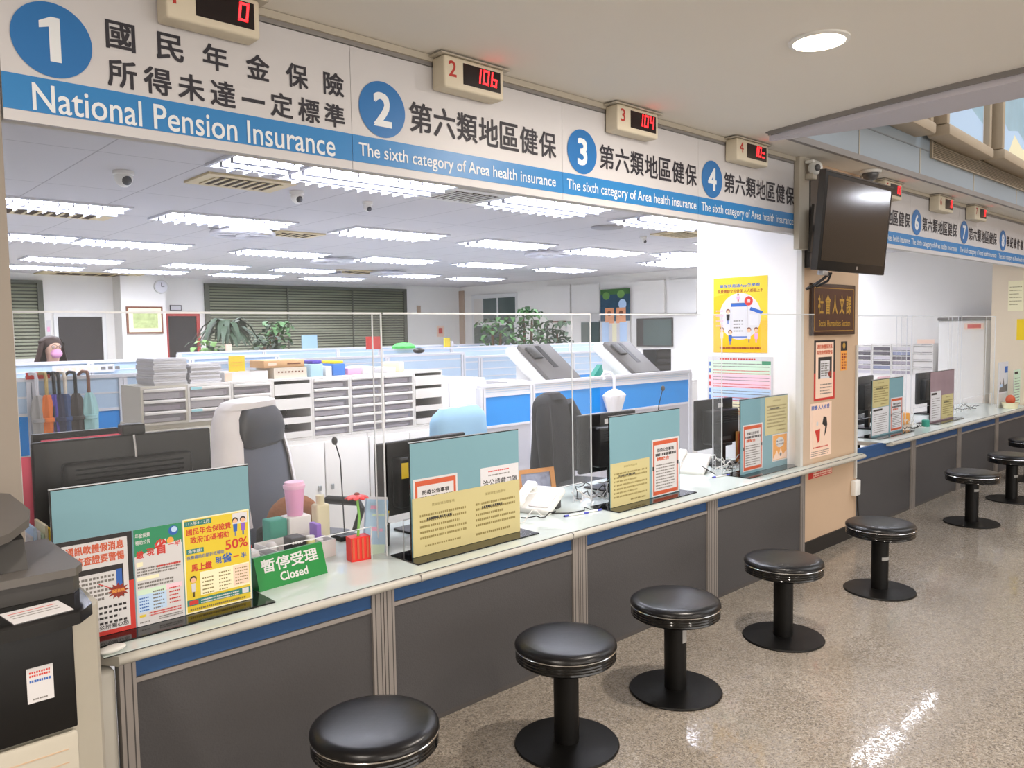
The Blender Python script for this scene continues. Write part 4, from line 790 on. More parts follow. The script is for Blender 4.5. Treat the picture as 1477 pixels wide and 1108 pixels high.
mb = MB(); mb.tube([(3.03, 2.97, GT+.004), (3.1, 2.90, GT+.004), (3.2, 2.875, GT+.006), (3.21, 2.885, GT+.02), (3.24, 2.87, GT+.005), (3.3, 2.86, GT+.004)], .003, 'cable_black', 6); tag(mb.build('thin_cord'), 'thin black cord lying near the acrylic joint', 'cord')
mb = MB(); mb.tube([(4.55, 3.03, GT+.06), (4.58, 2.93, GT+.004), (4.66, 2.86, GT+.004), (4.74, 2.84, GT+.004), (4.72, 2.80, GT+.004), (4.67, 2.815, GT+.004)], .003, 'cable_black', 6); tag(mb.build('phone_cord'), 'thin black cord from the second phone', 'cord')
t = thing('photo_frame', 'small wooden photo frame behind the white phone', 'picture frame', (3.27, 3.30, GT+.0004), R(-14))
X = Matrix.Rotation(R(-12), 4, 'X'); mb = MB()
for a, b in (((-.13, 0), (-.1, .175)), ((.1, 0), (.13, .175)), ((-.1, 0), (.1, .025)), ((-.1, .15), (.1, .175))): mb.box((a[0], 0, a[1]), (b[0], .02, b[1]), 'wood_orange', X)
mb.build('frame', t); mb = MB(); mb.box((-.1, .008, .025), (.1, .018, .15), 'photo_print', X); mb.build('photo', t)
mb = MB(); mb.box((-.02, .02, 0), (.02, .09, .004), 'wood_orange'); mb.box((-.015, .06, .002), (.015, .066, .1), 'wood_orange'); mb.build('prop', t)
t = thing('pen_cup', 'dark cup of pens behind the wide yellow notice', 'pen cup', (2.04, 3.10, GT)); mb = MB(); mb.lathe([(.036, .0003), (.038, .1), (.034, .1), (.033, .006), (.001, .006)], 'dark_grey'); mb.build('cup', t)
for k, m in enumerate(('poster_yellow', 'pinkish', 'pen_blue', 'black_plastic', 'white_plastic')):
    a = k*1.25; mb = MB(); mb.tube([(.012*math.cos(a), .012*math.sin(a), .01), (.04*math.cos(a), .04*math.sin(a), .155)], .005, m, 6); o = mb.build('pen', None); o.location = t.location; tag(o, ['yellow', 'pink', 'blue', 'black', 'white'][k]+' pen standing in the dark cup', 'pen', 'pens in the dark cup')
# left end of the counter: red folder, files and a mouse shaped white lid
mb = MB(); mb.box((.585, 3.20, GT+.0003), (.68, 3.21, 1.235), 'red_folder'); tag(mb.build('red_folder'), 'red folder standing behind the left acrylic corner', 'folder')
for k in range(7):
    mb = MB(); x = .595+.012*k; mb.box((x, 2.99+.004*k, GT+.0003), (x+.009, 3.15, GT+.33+.014*((k*5) % 3)), ['paper', 'pale_blue', 'paper_grey', 'pale_green', 'pale_cream', 'poster_yellow', 'pale_green'][k])
    tag(mb.build('file_folder'), ['white file nearest the acrylic corner', 'pale blue file in the row beside the acrylic corner', 'grey file in the row beside the acrylic corner', 'pale green file in the row beside the acrylic corner', 'cream file in the row beside the acrylic corner', 'yellow file behind the first document holder', 'last pale green file behind the first document holder'][k], 'file', 'files standing behind the first holder')
t = thing('hand_sanitizer_lid', 'oval white lid lying at the left corner of the counter', 'lid', (.735, 2.652, GT+.0065), R(10)); mb = MB(); mb.sph((0, 0, .004), (.043, .022, .012), 'white_plastic', 20); mb.build('shell', t)
# things at the pillar end of the counter
t = thing('display_box', 'open orange display box beside the pillar', 'box', (5.175, 3.0, GT)); mb = MB(); mb.box((-.06, .10, .0003), (.11, .115, .23), 'wood_orange'); mb.box((.098, 0, .0003), (.11, .1, .23), 'wood_orange'); mb.box((-.06, 0, .0003), (.098, .1, .012), 'wood_orange'); mb.build('case', t); mb = MB(); mb.box((-.05, .097, .03), (.09, .0995, .215), 'orange_red'); mb.build('backdrop', t)
t = thing('red_figurine', 'small red round figurine in the orange display box', 'figurine', (5.19, 3.04, GT+.0125)); mb = MB(); mb.sph((0, 0, .075), .032, 'red_toy', 14); mb.build('head', t); mb = MB(); mb.lathe([(.03, 0), (.026, .04), (.012, .05)], 'orange_print'); mb.build('body', t)
# ================================================================== OFFICE FURNITURE
# ------------------------------------------------------------------ paper organisers on the low cabinets
def organiser(x, w, z0, z1, rows, kind, label, y=5.0, d=.36, rot=0, body='org_white'):
    t = thing('paper_organizer', label, 'drawer organizer', (x, y, z0), rot, 'paper drawer organizers on the low cabinets')
    h = z1-z0; q = .014
    mb = MB(); mb.box((.001, 0, 0), (q, d, h), body); mb.box((w-q, 0, 0), (w-.001, d, h), body); mb.box((q, 0, h-q), (w-q, d, h), body); mb.box((q, 0, 0), (w-q, d, q), body); mb.box((q, d-.01, q), (w-q, d, h-q), 'slot_dark')
    mb.build('casing', t)
    rh = (h-2*q)/rows
    for i in range(rows):
        z = q+rh*i; mb = MB()
        if kind == 'clear':
            m = random.choice(['tray_dark', 'tray_mauve', 'tray_blue', 'tray_paper', 'tray_mauve', 'tray_dark'])
            fh = random.uniform(.35, .75)
            mb.box((q+.004, .03, z+.003), (w-q-.004-random.choice([0, 0, .06]), d-.03, z+rh*fh), m); mb.box((q+.004, .02, z+.003), (w-q-.03, .028, z+rh*fh*random.uniform(.3, .9)), random.choice(['tray_paper', 'tray_mauve', 'paper_grey', 'tray_dark'])); mb.box((q+.001, .004, z+.002), (w-q-.001, .008, z+rh-.016), 'drawer_clear')
            dr = mb.build('drawer', t)
            rl = random.choice(['org_white', 'org_white', 'label_yellow', 'org_white', 'org_white']) if rows == 3 else 'org_white'
            mb = MB(); mb.rbox((q+.001, -.014, z+rh-.021), (w-q-.001, .010, z+rh-.002), rl, .004, 2)
            if rows == 3 and i % 2 == 0 and 'second' in label: mb.box((q+.001, -.0146, z+rh-.019), (w*.3, -.014, z+rh-.004), 'label_cyan')
            mb.build('handle_rail', dr)
        else:
            op = rh*(.35 if i > 1 else .55)
            if kind == 'white' and i >= rows-2: op = rh*.22
            mb.box((q+.001, -.004, z+.003), (w-q-.001, .006, z+rh-op), 'org_white'); mb.box((q+.004, .03, z+.004), (w-q-.004, d-.03, z+rh*.3), 'tray_paper'); mb.build('drawer', t)
    return t
XC = [1.611, 1.891, 2.17, 2.453, 2.747, 3.052, 3.331, 3.616, 3.899]
for i, (k, l) in enumerate([('clear', 'three drawer paper organizer at the left end, below the tall paper stack'), ('clear', 'three drawer paper organizer second from the left, below the lower paper stack'), ('clear', 'three drawer paper organizer third from the left, below the pale box'), ('white', 'white front organizer just right of the white covered chair'),
     ('clear', 'six drawer clear organizer right of the white front organizer'), ('clear', 'middle six drawer clear organizer behind the acrylic joint'), ('clear', 'six drawer clear organizer left of the last white front organizer'), ('white', 'white front organizer at the right end of the row')]):
    three = i < 3
    organiser(XC[i], XC[i+1]-XC[i], 1.115 if three else .925, 1.352, 3 if three else (4 if k == 'white' else 6), k, l, body='org_beige' if i == 0 else 'org_white')
def cabinet(x0, x1, y0, y1, h, label, doors=2, m='org_white', name='low_cabinet'):
    t = thing(name, label, 'cabinet', (x0, y0, 0), 0, 'white low cabinets in the office'); w = x1-x0; d = y1-y0
    mb = MB(); mb.box((.002, .02, 0), (w-.002, d, h-.001), m); mb.build('body', t)
    for k in range(doors):
        a = w*k/doors; b = w*(k+1)/doors; mb = MB(); mb.rbox((a+.004, 0, .06), (b-.004, .019, h-.03), m, .003, 2); dd = mb.build('door', t)
        mb = MB(); X = Matrix.Translation(((b-.05) if k % 2 == 0 else (a+.05), 0, h*.62)); mb.rbox((-.012, -.012, -.02), (.012, 0, .02), 'silver', .004, 2, X); mb.build('lock_knob', dd)
    return t
cabinet(1.611, 2.45, 5.0, 5.42, 1.114, 'beige low cabinet carrying the three drawer organizers', 2, 'org_beige'); cabinet(2.453, 3.18, 4.97, 5.42, .924, 'white low cabinet with round locks right of the white covered chair', 2); cabinet(3.183, 3.91, 4.97, 5.42, .924, 'white low cabinet behind the light blue chair', 2)
# on top of the organisers
TOP = 1.3523
def paper_stack(x0, x1, y0, y1, z0, h, label, n=9):
    t = thing('paper_stack', label, 'paper stack', (x0, y0, z0)); mb = MB()
    for k in range(n):
        a = random.uniform(-.006, .006); b = random.uniform(-.006, .006); mb.box((a, b, h*k/n+.0003), (x1-x0+a, y1-y0+b, h*(k+1)/n-.001), 'paper_grey' if k % 2 else 'paper')
    mb.build('sheets', t)
paper_stack(1.70, 1.90, 5.02, 5.33, TOP, .165, 'tall stack of white paper on the left organizer', 12); paper_stack(1.925, 2.12, 5.03, 5.33, TOP, .125, 'lower stack of white paper next to the tall one', 9)
opentray('desk_tray', 2.15, 5.05, 2.45, 5.32, .06, 'tray_white', 'pale pink and grey box of cards behind the white covered chair', 'box').location.z = TOP
mb = MB(); mb.box((2.155, 5.046, TOP+.003), (2.2, 5.0495, TOP+.055), 'peach'); tag(mb.build('card'), 'peach card at the left of the pale box', 'card')
mb = MB(); mb.box((2.20, 5.09, TOP+.062), (2.31, 5.093, TOP+.165), 'yellow_ink'); mb.box((2.215, 5.089, TOP+.12), (2.295, 5.09, TOP+.124), 'orange_print'); mb.box((2.215, 5.089, TOP+.10), (2.295, 5.09, TOP+.104), 'orange_print'); mb.box((2.25, 5.0905, TOP+.0063), (2.26, 5.0925, TOP+.062), 'yellow_ink'); tag(mb.build('yellow_card'), 'yellow card standing in the pale box', 'card')
t = thing('plastic_crate', 'beige basket with punched holes on the white front organizer', 'basket', (2.49, 5.04, TOP)); mb = MB(); W_, D_, H_ = .245, .27, .075
mb.box((0, 0, .0003), (W_, D_, .006), 'crate'); mb.box((0, 0, .006), (W_, .005, H_), 'crate'); mb.box((0, D_-.005, .006), (W_, D_, H_), 'crate'); mb.box((0, .005, .006), (.005, D_-.005, H_), 'crate'); mb.box((W_-.005, .005, .006), (W_, D_-.005, H_), 'crate')
for k in range(8): mb.box((.03+.025*k, -.0008, .04), (.042+.025*k, 0, .05), 'frame_brown')
mb.build('basket', t)
t = thing('carton', 'flat brown carton lying on the beige basket', 'box', (2.42, 5.06, TOP+.0756)); mb = MB(); mb.rbox((0.01, 0, .0003), (.31, .22, .05), 'cardboard', .003, 2); mb.build('body', t); mb = MB(); mb.box((.04, -.0008, .015), (.1, 0, .035), 'peach'); mb.box((.18, -.0008, .02), (.28, 0, .03), 'frame_brown'); mb.build('print', t)
cl = [(2.77, .10, .09, 'box_blue', 'pale blue box at the middle of the organizer row'), (2.89, .05, .07, 'tray_white', 'white low box beside the pale blue box'), (2.95, .10, .085, 'folder_blue', 'blue folders stacked on the organizers'), (3.07, .11, .05, 'pinkish', 'pink pouch on the organizers'), (3.20, .09, .055, 'paper_grey', 'grey box on the organizers behind the acrylic joint'), (3.36, .13, .04, 'paper', 'white flat box on the organizers'), (3.52, .05, .075, 'pale_cream', 'small cream carton on the organizers')]
for x, w, h, m, l in cl:
    mb = MB(); mb.rbox((x, 5.05, TOP+.0003), (x+w, 5.28, TOP+h), m, .006, 2); tag(mb.build('storage_box'), l, 'box')
mb = MB(); mb.rbox((2.79, 5.06, TOP+.0906), (2.87, 5.2, TOP+.115), 'u_purple', .01, 2); tag(mb.build('purple_bag'), 'purple bag on the pale blue box', 'bag')
mb = MB(); mb.rbox((2.96, 5.06, TOP+.0856), (3.04, 5.24, TOP+.105), 'poster_yellow', .004, 2); tag(mb.build('yellow_folder'), 'yellow folder on the blue folders', 'folder')
# ------------------------------------------------------------------ office chairs
def chair(loc, rz, label, seat='chair_black', base=True):
    t = thing('office_chair', label, 'chair', loc, rz)
    mb = MB()
    for k in range(5):
        X = Matrix.Rotation(2*PI*k/5, 4, 'Z'); mb.rbox((.02, -.022, .075), (.30, .022, .105), 'black_plastic', .008, 2, X)
    mb.build('star_base', t)
    for k in range(5):
        a = 2*PI*k/5; mb = MB(); X = Matrix.Translation((.285*math.cos(a), .285*math.sin(a), .032)) @ Matrix.Rotation(a, 4, 'Z') @ Matrix.Rotation(R(90), 4, 'X'); mb.cyl((0, 0, -.022), .032, .044, 'black_plastic', X=X, seg=14); mb.build('castor', t)
    mb = MB(); mb.cyl((0, 0, .1), .028, .32, 'black_metal'); mb.build('gas_column', t)
    mb = MB(); mb.loft([(0, 0, .42, .2, .2), (0, 0, .44, .25, .25), (0, 0, .5, .26, .255), (0, 0, .525, .24, .235), (0, 0, .53, .1, .1)], seat, e=3.5); mb.build('seat', t)
    return t
c1 = chair((2.12, 3.98, 0), R(33), 'black executive chair with a white cover draped over its back', 'chair_grey')
BK = [(0, .24, .50, .25, .05), (0, .25, .62, .30, .07), (0, .27, .78, .315, .075), (0, .29, .95, .30, .075), (0, .31, 1.08, .27, .07), (0, .32, 1.18, .24, .065), (0, .325, 1.245, .205, .055), (0, .325, 1.275, .14, .035), (0, .325, 1.28, .06, .015)]
mb = MB(); mb.loft([(x, y, z, a, b) for x, y, z, a, b in BK], 'chair_grey', e=2.6, seg=36); bk = mb.build('backrest', c1)
mb = MB(); mb.loft([(0, .245, 1.03, .14, .02), (0, .24, 1.05, .20, .035), (0, .243, 1.13, .215, .045), (0, .255, 1.2, .2, .045), (0, .27, 1.25, .16, .04), (0, .29, 1.268, .08, .02)], 'chair_dark', e=2.6, seg=32); mb.build('headrest', c1)
mb = MB()
cov = [(x+random.uniform(-.006, .006), y+.02, z*1.004+.004, a+.022+(.012 if i < 4 else 0), b+.04) for i, (x, y, z, a, b) in enumerate(BK)]
mb.loft(cov[1:], 'white_soft', e=2.6, seg=40, a0=-52, a1=232); mb.loft([(x, y, z, a-.008, b-.008) for x, y, z, a, b in cov[1:]], 'white_soft', e=2.6, seg=40, a0=-52, a1=232)
mb.loft([(0, .335, 1.25, .228, .1), (0, .325, 1.285, .195, .1), (0, .315, 1.3, .13, .075), (0, .31, 1.303, .02, .01)], 'white_soft', e=2.6, seg=40)
mb.build('white_cover', c1)
for s in (-1, 1):
    mb = MB(); mb.tube([(s*.25, .1, .47), (s*.31, .1, .5), (s*.32, .08, .64), (s*.32, .02, .67), (s*.32, -.17, .665), (s*.31, -.2, .63), (s*.27, -.16, .48)], [.02, .02, .022, .026, .026, .02, .018], 'black_plastic', 10); mb.build('armrest', c1)
t = thing('plush_cushion', 'brown plush cushion lying on the seat of the white covered chair', 'cushion', (1.93, 3.74, .531)); mb = MB(); mb.sph((0, 0, .15), (.15, .11, .15), 'plush_brown', 24); mb.build('body', t)
c2 = chair((3.40, 3.85, 0), R(14), 'office chair covered by a light blue cloth')
mb = MB(); mb.loft([(0, .22, .5, .2, .04), (0, .24, .7, .23, .05), (0, .26, .95, .23, .05), (0, .27, 1.1, .21, .045), (0, .27, 1.13, .15, .03)], 'chair_black', e=3); mb.build('backrest', c2)
mb = MB(); secs = []
for i in range(14):
    f = i/13; z = .62+.535*f; fl = .035*(1-f)
    secs.append((0, .26+.01*f, z, .262+fl-(.02 if i == 12 else .07 if i == 13 else 0), .075+fl*.6-(.012 if i == 12 else .045 if i == 13 else 0)))
mb.loft(secs, 'chair_blue', e=3.2, seg=60)
for i, v in enumerate(mb.v):
    a = math.atan2(v[1]-.26, v[0]); k = max(0, (1.12-v[2]))*.035; mb.v[i] = (v[0]*(1+k*math.sin(a*11)), .26+(v[1]-.26)*(1+k*4*math.sin(a*9+v[2]*4)), v[2])
mb.build('blue_cover', c2)
c3 = chair((4.36, 3.92, 0), R(20), 'office chair with a black jacket hung over its back')
mb = MB(); mb.loft([(0, .22, .5, .2, .04), (0, .24, .7, .23, .05), (0, .26, .95, .23, .05), (0, .27, 1.1, .2, .045), (0, .27, 1.13, .15, .03)], 'chair_black', e=3); mb.build('backrest', c3)
mb = MB(); mb.loft([(0, .25, .50, .29, .11), (0, .25, .7, .285, .10), (0, .25, .9, .275, .09), (0, .26, 1.06, .262, .08), (0, .265, 1.12, .24, .075), (0, .27, 1.16, .19, .06), (0, .27, 1.18, .11, .045), (0, .27, 1.185, .03, .02)], 'jacket_black', e=2.6, seg=44)
for i, v in enumerate(mb.v):
    a = math.atan2(v[1]-.26, v[0]); k = max(0, (1.16-v[2]))*.09; mb.v[i] = (v[0]*(1+k*.3*math.sin(a*7)), .26+(v[1]-.26)*(1+k*2*math.sin(a*8+v[2]*6)), v[2])
jk = mb.build('jacket', c3)
for s in (-1, 1): mb = MB(); mb.tube([(s*.22, .22, 1.1), (s*.285, .19, .98), (s*.30, .17, .78), (s*.29, .16, .56)], [.05, .06, .055, .045], 'jacket_black', 12); mb.build('sleeve', jk)
mb = MB(); mb.loft([(0, .25, 1.14, .13, .075), (0, .256, 1.185, .10, .055), (0, .256, 1.188, .08, .04)], 'jacket_black', e=2.2, seg=24); mb.build('collar', jk)
# ------------------------------------------------------------------ partitions
def partition(x0, x1, y, zt, zb1, zb0, label, posts, glass='part_pale', stripes=3, lower='part_grey'):
    t = thing('office_partition', label, 'partition', (x0, y, 0), 0, 'blue and white office partitions'); w = x1-x0
    P_ = [0]+[p-x0 for p in posts]+[w]
    mb = MB(); mb.box((-.02, 0, zt-.025), (w+.02, .05, zt), 'part_frame'); mb.box((.02, .003, zb1), (w-.02, .047, zb1+.02), 'part_frame'); mb.box((.02, .003, zb0-.02), (w-.02, .047, zb0), 'part_frame'); mb.box((.02, .0, 0), (w-.02, .05, .06), 'part_frame'); mb.build('rails', t)
    for p in P_: mb = MB(); mb.box((p-.028, -.004, 0), (p+.028, .054, zt-.026), 'part_frame'); mb.box((p-.003, -.0048, .05), (p+.003, -.004, zt-.03), 'joint'); mb.build('post', t)
    for a, b in zip(P_[:-1], P_[1:]):
        a += .028; b -= .028; mb = MB(); mb.box((a, .012, zb1+.02), (b, .038, zt-.025), glass)
        for k in range(stripes): z = zb1+.02+(zt-.045-zb1)*(k+.5)/stripes; mb.box((a, .009, z-.006), (b, .012, z+.006), 'part_frame')
        mb.build('upper_panel', t)
        mb = MB(); mb.box((a, .010, zb0), (b, .040, zb1), 'part_blue'); mb.build('blue_panel', t)
        mb = MB(); mb.box((a, .010, .06), (b, .040, zb0-.02), lower); mb.build('lower_panel', t)
    return t
partition(4.32, 7.3, 5.0, 1.205, 1.10, .858, 'near office partition with a wide blue band, left of the bright pillar side', (4.90,))
partition(5.50, 9.0, 7.0, 1.375, 1.07, .863, 'office partition with a pale upper half behind the near one', (6.02, 7.6)); partition(6.0, 11.0, 9.0, 1.44, 1.05, .8, 'third office partition row with a pale upper half', (7.2, 8.4, 9.7), stripes=4); partition(4.0, 10.5, 10.8, 1.44, 1.0, .7, 'farthest office partition row below the long shutter', (5.2, 6.4, 7.6, 8.8), stripes=4)
partition(.72, 2.35, 6.0, 1.395, 1.14, .88, 'office partition carrying the row of umbrellas', (1.25, 1.82), stripes=1); partition(1.2, 3.9, 7.8, 1.45, 1.15, .85, 'office partition in front of the masked woman', (2.1, 3.0), stripes=2); partition(2.7, 5.6, 6.8, 1.43, 1.1, .8, 'office partition behind the paper organizers', (3.6, 4.6), stripes=3)
# notices stuck on the umbrella partition
mb = MB(); a = at(37, 540, y=5.995); b = at(72, 546, y=5.995); mb.box((a.x, 5.992, a.z-.035), (b.x, 5.9985, a.z+.01), 'red_print'); tag(mb.build('red_strip'), 'red strip label on the umbrella partition rail', 'label')
mb = MB(); a = at(75, 530, y=7.79); b = at(165, 536, y=7.79); mb.box((a.x, 7.785, a.z-.06), (b.x, 7.7945, a.z+.01), 'paper_grey')
for k in range(9): mb.box((a.x+.03+.06*k, 7.7845, a.z-.04), (a.x+.07+.06*k, 7.785, a.z-.01), 'peach' if k < 6 else 'grey_text')
tag(mb.build('paper_strip'), 'long printed paper strip on the partition before the masked woman', 'notice')
# ------------------------------------------------------------------ umbrellas
def umbrella(px, m, hm, label, y=5.93, top=1.42, ln=.62, handle=.14, w=.045, base_m=None):
    p = at(px, 541, y=y); x = p.x; t = thing('umbrella', label, 'umbrella', (x, y, top-ln-handle), 0, 'folded umbrellas hanging in a row'); H = ln+handle
    mb = MB(); mb.tube([(-.04, .085, H-.045), (-.035, .085, H-.015), (-.02, .06, H+.004), (0, .02, H), (.0, 0, H-.03), (0, 0, ln-.01)], .011, hm, 8); mb.build('handle', t)
    mb = MB(); pr = [(.006, .0), (.012, .03), (w*.55, .2), (w*.9, .38), (w, .5), (w*.7, .58), (.018, ln)]
    mb.lathe(pr, m, seg=20)
    for i, v in enumerate(mb.v):
        a = math.atan2(v[1], v[0]); k = 1+.22*math.sin(a*5+v[2]*5); mb.v[i] = (v[0]*k, v[1]*k*.8, v[2])
    mb.build('canopy', t)
    mb = MB(); mb.lathe([(w*.9, .44), (w*1.02, .445), (w*1.02, .465), (w*.9, .47)], m, seg=16); mb.build('strap', t)
    return t
umbrella(52, 'u_grey', 'paper_grey', 'grey folded umbrella leftmost in the hanging row'); umbrella(66, 'u_orange', 'wood_handle', 'bright orange folded umbrella with a wooden handle'); umbrella(77, 'u_purple', 'black_plastic', 'purple folded umbrella right of the orange one', w=.035); umbrella(84, 'u_navy', 'black_plastic', 'navy folded umbrella in the middle of the hanging row', w=.05); umbrella(93, 'u_blue', 'crate', 'dark blue folded umbrella with a beige handle'); umbrella(108, 'u_brown', 'black_plastic', 'dark brown folded umbrella with a black handle', w=.05); umbrella(127, 'u_teal', 'frame_brown', 'pale teal folded umbrella rightmost in the hanging row', w=.048)
t = thing('umbrella', 'white folded umbrella hanging on the near partition', 'umbrella', (5.93, 4.93, .66)); H = .56
mb = MB(); mb.tube([(-.07, .06, H-.05), (-.07, .085, H-.01), (-.045, .085, H+.02), (-.01, .03, H+.015), (0, 0, H-.03), (0, 0, .3)], .015, 'u_white', 8); mb.build('handle', t)
mb = MB(); mb.lathe([(.006, 0), (.05, .1), (.12, .28), (.15, .36), (.09, .40), (.03, .42)], 'u_white', seg=24)
for i, v in enumerate(mb.v): a = math.atan2(v[1], v[0]); k = 1+.14*math.sin(a*6); mb.v[i] = (v[0]*k, v[1]*k*.4, v[2])
mb.build('canopy', t)
# ------------------------------------------------------------------ tilted scanners behind the near partition
cabinet(5.2, 8.4, 5.6, 6.3, 1.02, 'long white cabinet behind the near partition carrying the two tilted machines', 5)
def scanner(x, y, label):
    t = thing('slanted_scanner', label, 'scanner', (x, y, 1.0215), 0, 'slanted scanners behind the near partition')
    X = Matrix.Translation((0, 0, .09)) @ Matrix.Rotation(R(37), 4, 'X')
    mb = MB(); mb.rbox((-.10, 0, -.07), (.5, .62, 0), 'white_plastic', .012, 2, X); b = mb.build('body', t)
    mb = MB(); mb.rbox((.02, .02, .002), (.49, .6, .05), 'grey_plastic', .012, 2, X); l = mb.build('lid', t)
    mb = MB(); mb.box((.23, .2, .0502), (.30, .56, .053), 'black_plastic', X); mb.build('slot', l)
    mb = MB(); mb.rbox((.05, .34, .05), (.18, .52, .08), 'dark_grey', .01, 2, X); mb.build('feeder', l)
    mb = MB(); mb.prism([(.06, .0), (.42, 0), (.42, .33), (.06, .05)], -.04, .44, 'white_plastic', 'x'); mb.build('stand', t)
scanner(5.72, 5.62, 'slanted grey lidded scanner left, behind the black jacket'); scanner(7.10, 5.62, 'slanted grey lidded scanner right, left of the bright pillar side')
mb = MB(); mb.prism([(6.62, 1.0205), (6.96, 1.0205), (6.88, 1.26)], 5.9, 5.97, 'teal_dark', 'y'); tag(mb.build('green_folder'), 'green folder leaning under the right scanner', 'folder')
paper_stack(5.25, 5.55, 5.7, 6.1, 1.0203, .14, 'pile of blue grey papers left of the scanners', 7)
mb = MB(); mb.box((7.9, 5.9, 1.0203), (8.2, 6.1, 1.40), 'black_plastic')
for k in range(4): mb.box((7.92, 5.898, 1.08+.08*k), (8.18, 5.9, 1.12+.08*k), 'slot_dark')
tag(mb.build('file_rack'), 'black file rack right of the scanners', 'rack')
# clutter on far desks
cabinet(4.2, 5.15, 5.9, 6.6, 1.2, 'white cabinet behind the partition corner', 2)
far = [(590, 497, 8.9, .32, .06, 'green_bright', 'bright green lid above the far partitions', 'lid'), (546, 503, 8.9, .22, .17, 'red_print', 'red paper above the far partitions', 'paper'), (652, 496, 8.9, .1, .13, 'yellow_ink', 'yellow tab above the far partitions', 'tab'), (659, 498, 8.9, .05, .08, 'paper', 'white tab beside the yellow tab', 'tab'), (335, 507, 10.7, .08, .09, 'peach', 'small pink ornament below the palm', 'ornament')]
for px, py, y, w, h, m, l, c in far:
    p = at(px, py, y=y); zt = 1.4405
    mb = MB()
    if c == 'lid': mb.lathe([(w/2, 0), (w/2, .03), (w*.3, .07), (.001, .08)], m, (p.x, 9.025, zt))
    else: mb.box((p.x-w/2, 9.005 if y < 10 else 10.805, zt), (p.x+w/2, 9.03 if y < 10 else 10.83, zt+h), m)
    tag(mb.build({'lid': 'plastic_dish', 'paper': 'red_paper', 'tab': 'index_tab', 'ornament': 'desk_ornament'}[c]), l, c)
p = at(447, 496, y=12.2); mb = MB(); mb.box((p.x-.14, 12.2, 1.25), (p.x+.14, 12.23, p.z+.15), 'box_blue'); mb.box((p.x-.02, 12.2, 0), (p.x+.02, 12.23, 1.25), 'part_frame'); tag(mb.build('standing_board'), 'pale blue board standing before the long shutter', 'board')
p = at(639, 514, y=6.8); mb = MB(); mb.sph((p.x-.3, 6.83, 1.463), (.07, .05, .03), 'black_plastic', 14); tag(mb.build('computer_mouse'), 'black rounded thing on the partition behind the organizers', 'device')
# ------------------------------------------------------------------ plants
def plant(x, y, ztop, zlow, kind, label, n=70, r=.45, m='leaf', potm='pot'):
    t = thing('potted_plant', label, 'plant', (x, y, 0), 0, 'green plants along the office walls')
    mb = MB(); mb.lathe([(.16, 0), (.2, .3), (.22, .32), (.22, .36), (.19, .36), (.18, .31), (.001, .31)], potm); mb.build('pot', t)
    mb = MB(); stems = 1 if kind == 'palm' else 4
    tips = []
    for k in range(stems):
        a = 2*PI*k/stems; q = 0 if stems == 1 else r*.35; tp = Vector((q*math.cos(a), q*math.sin(a), zlow+(ztop-zlow)*(.55 if kind == 'palm' else random.uniform(.5, .8)))); tips.append(tp); mb.tube([(.0, 0, .3), tuple(tp*.5+Vector((0, 0, .1))), tuple(tp)], [.035, .03, .018], 'bark', 6)
    mb.build('stem', t)
    mb = MB()
    for k in range(n):
        if kind == 'palm':
            a = random.uniform(0, 2*PI); b = tips[0]; L = r*random.uniform(.7, 1.1); w = .05; pts = []
            rise = random.uniform(.1, .9)
            for j in range(5): f = j/4; pts.append(b+Vector((math.cos(a)*L*f, math.sin(a)*L*f, (ztop-zlow)*.5*rise*math.sin(f*2.6)-.28*f*f)))
        else:
            a = random.uniform(0, 2*PI); rr = r*random.random()**.5; b = Vector((rr*math.cos(a), rr*math.sin(a), random.uniform(zlow, ztop))); L = random.uniform(.12, .2); w = .045; d = random.uniform(0, 2*PI); pts = [b+Vector((math.cos(d)*L*f, math.sin(d)*L*f, .06*math.sin(f*3)-.05*f)) for f in (0, .33, .66, 1)]
        s_ = Vector((-math.sin(a if kind == 'palm' else d), math.cos(a if kind == 'palm' else d), 0)); n_ = len(pts); vs = []
        for j, q in enumerate(pts): ww = w*math.sin(PI*(j+.35)/(n_-.3)); vs += [q-s_*ww+Vector((0, 0, .012)), q+s_*ww+Vector((0, 0, .012))]
        mb.add(vs, [(2*j, 2*j+1, 2*j+3, 2*j+2) for j in range(n_-1)], random.choice([m, m, 'leaf_dark', 'leaf_light' if m == 'leaf_light' else m]), True)
    mb.build('foliage', t); return t
plant(5.36, 12.4, 2.02, 1.35, 'palm', 'palm like plant before the left part of the long shutter', 46, .5, 'leaf_dark'); plant(6.2, 12.5, 1.85, 1.4, 'bush', 'small leafy plant before the middle of the long shutter', 80, .24)
plant(4.72, 11.55, 1.55, 1.1, 'bush', 'low pale green plant beside the palm', 60, .22, 'leaf_light', 'pot_white'); plant(5.62, 11.5, 1.6, 1.1, 'bush', 'low dark green plant right of the palm', 60, .22, 'leaf_dark')
plant(9.1, 10.15, 1.85, 1.15, 'bush', 'tall leafy plant before the office window, left one', 110, .3); plant(9.8, 10.1, 2.05, 1.3, 'bush', 'tall light leafy plant before the office window, middle one', 110, .3, 'leaf'); plant(10.55, 10.2, 1.8, 1.15, 'bush', 'tall dark plant before the office window, right one', 110, .3, 'leaf_dark')
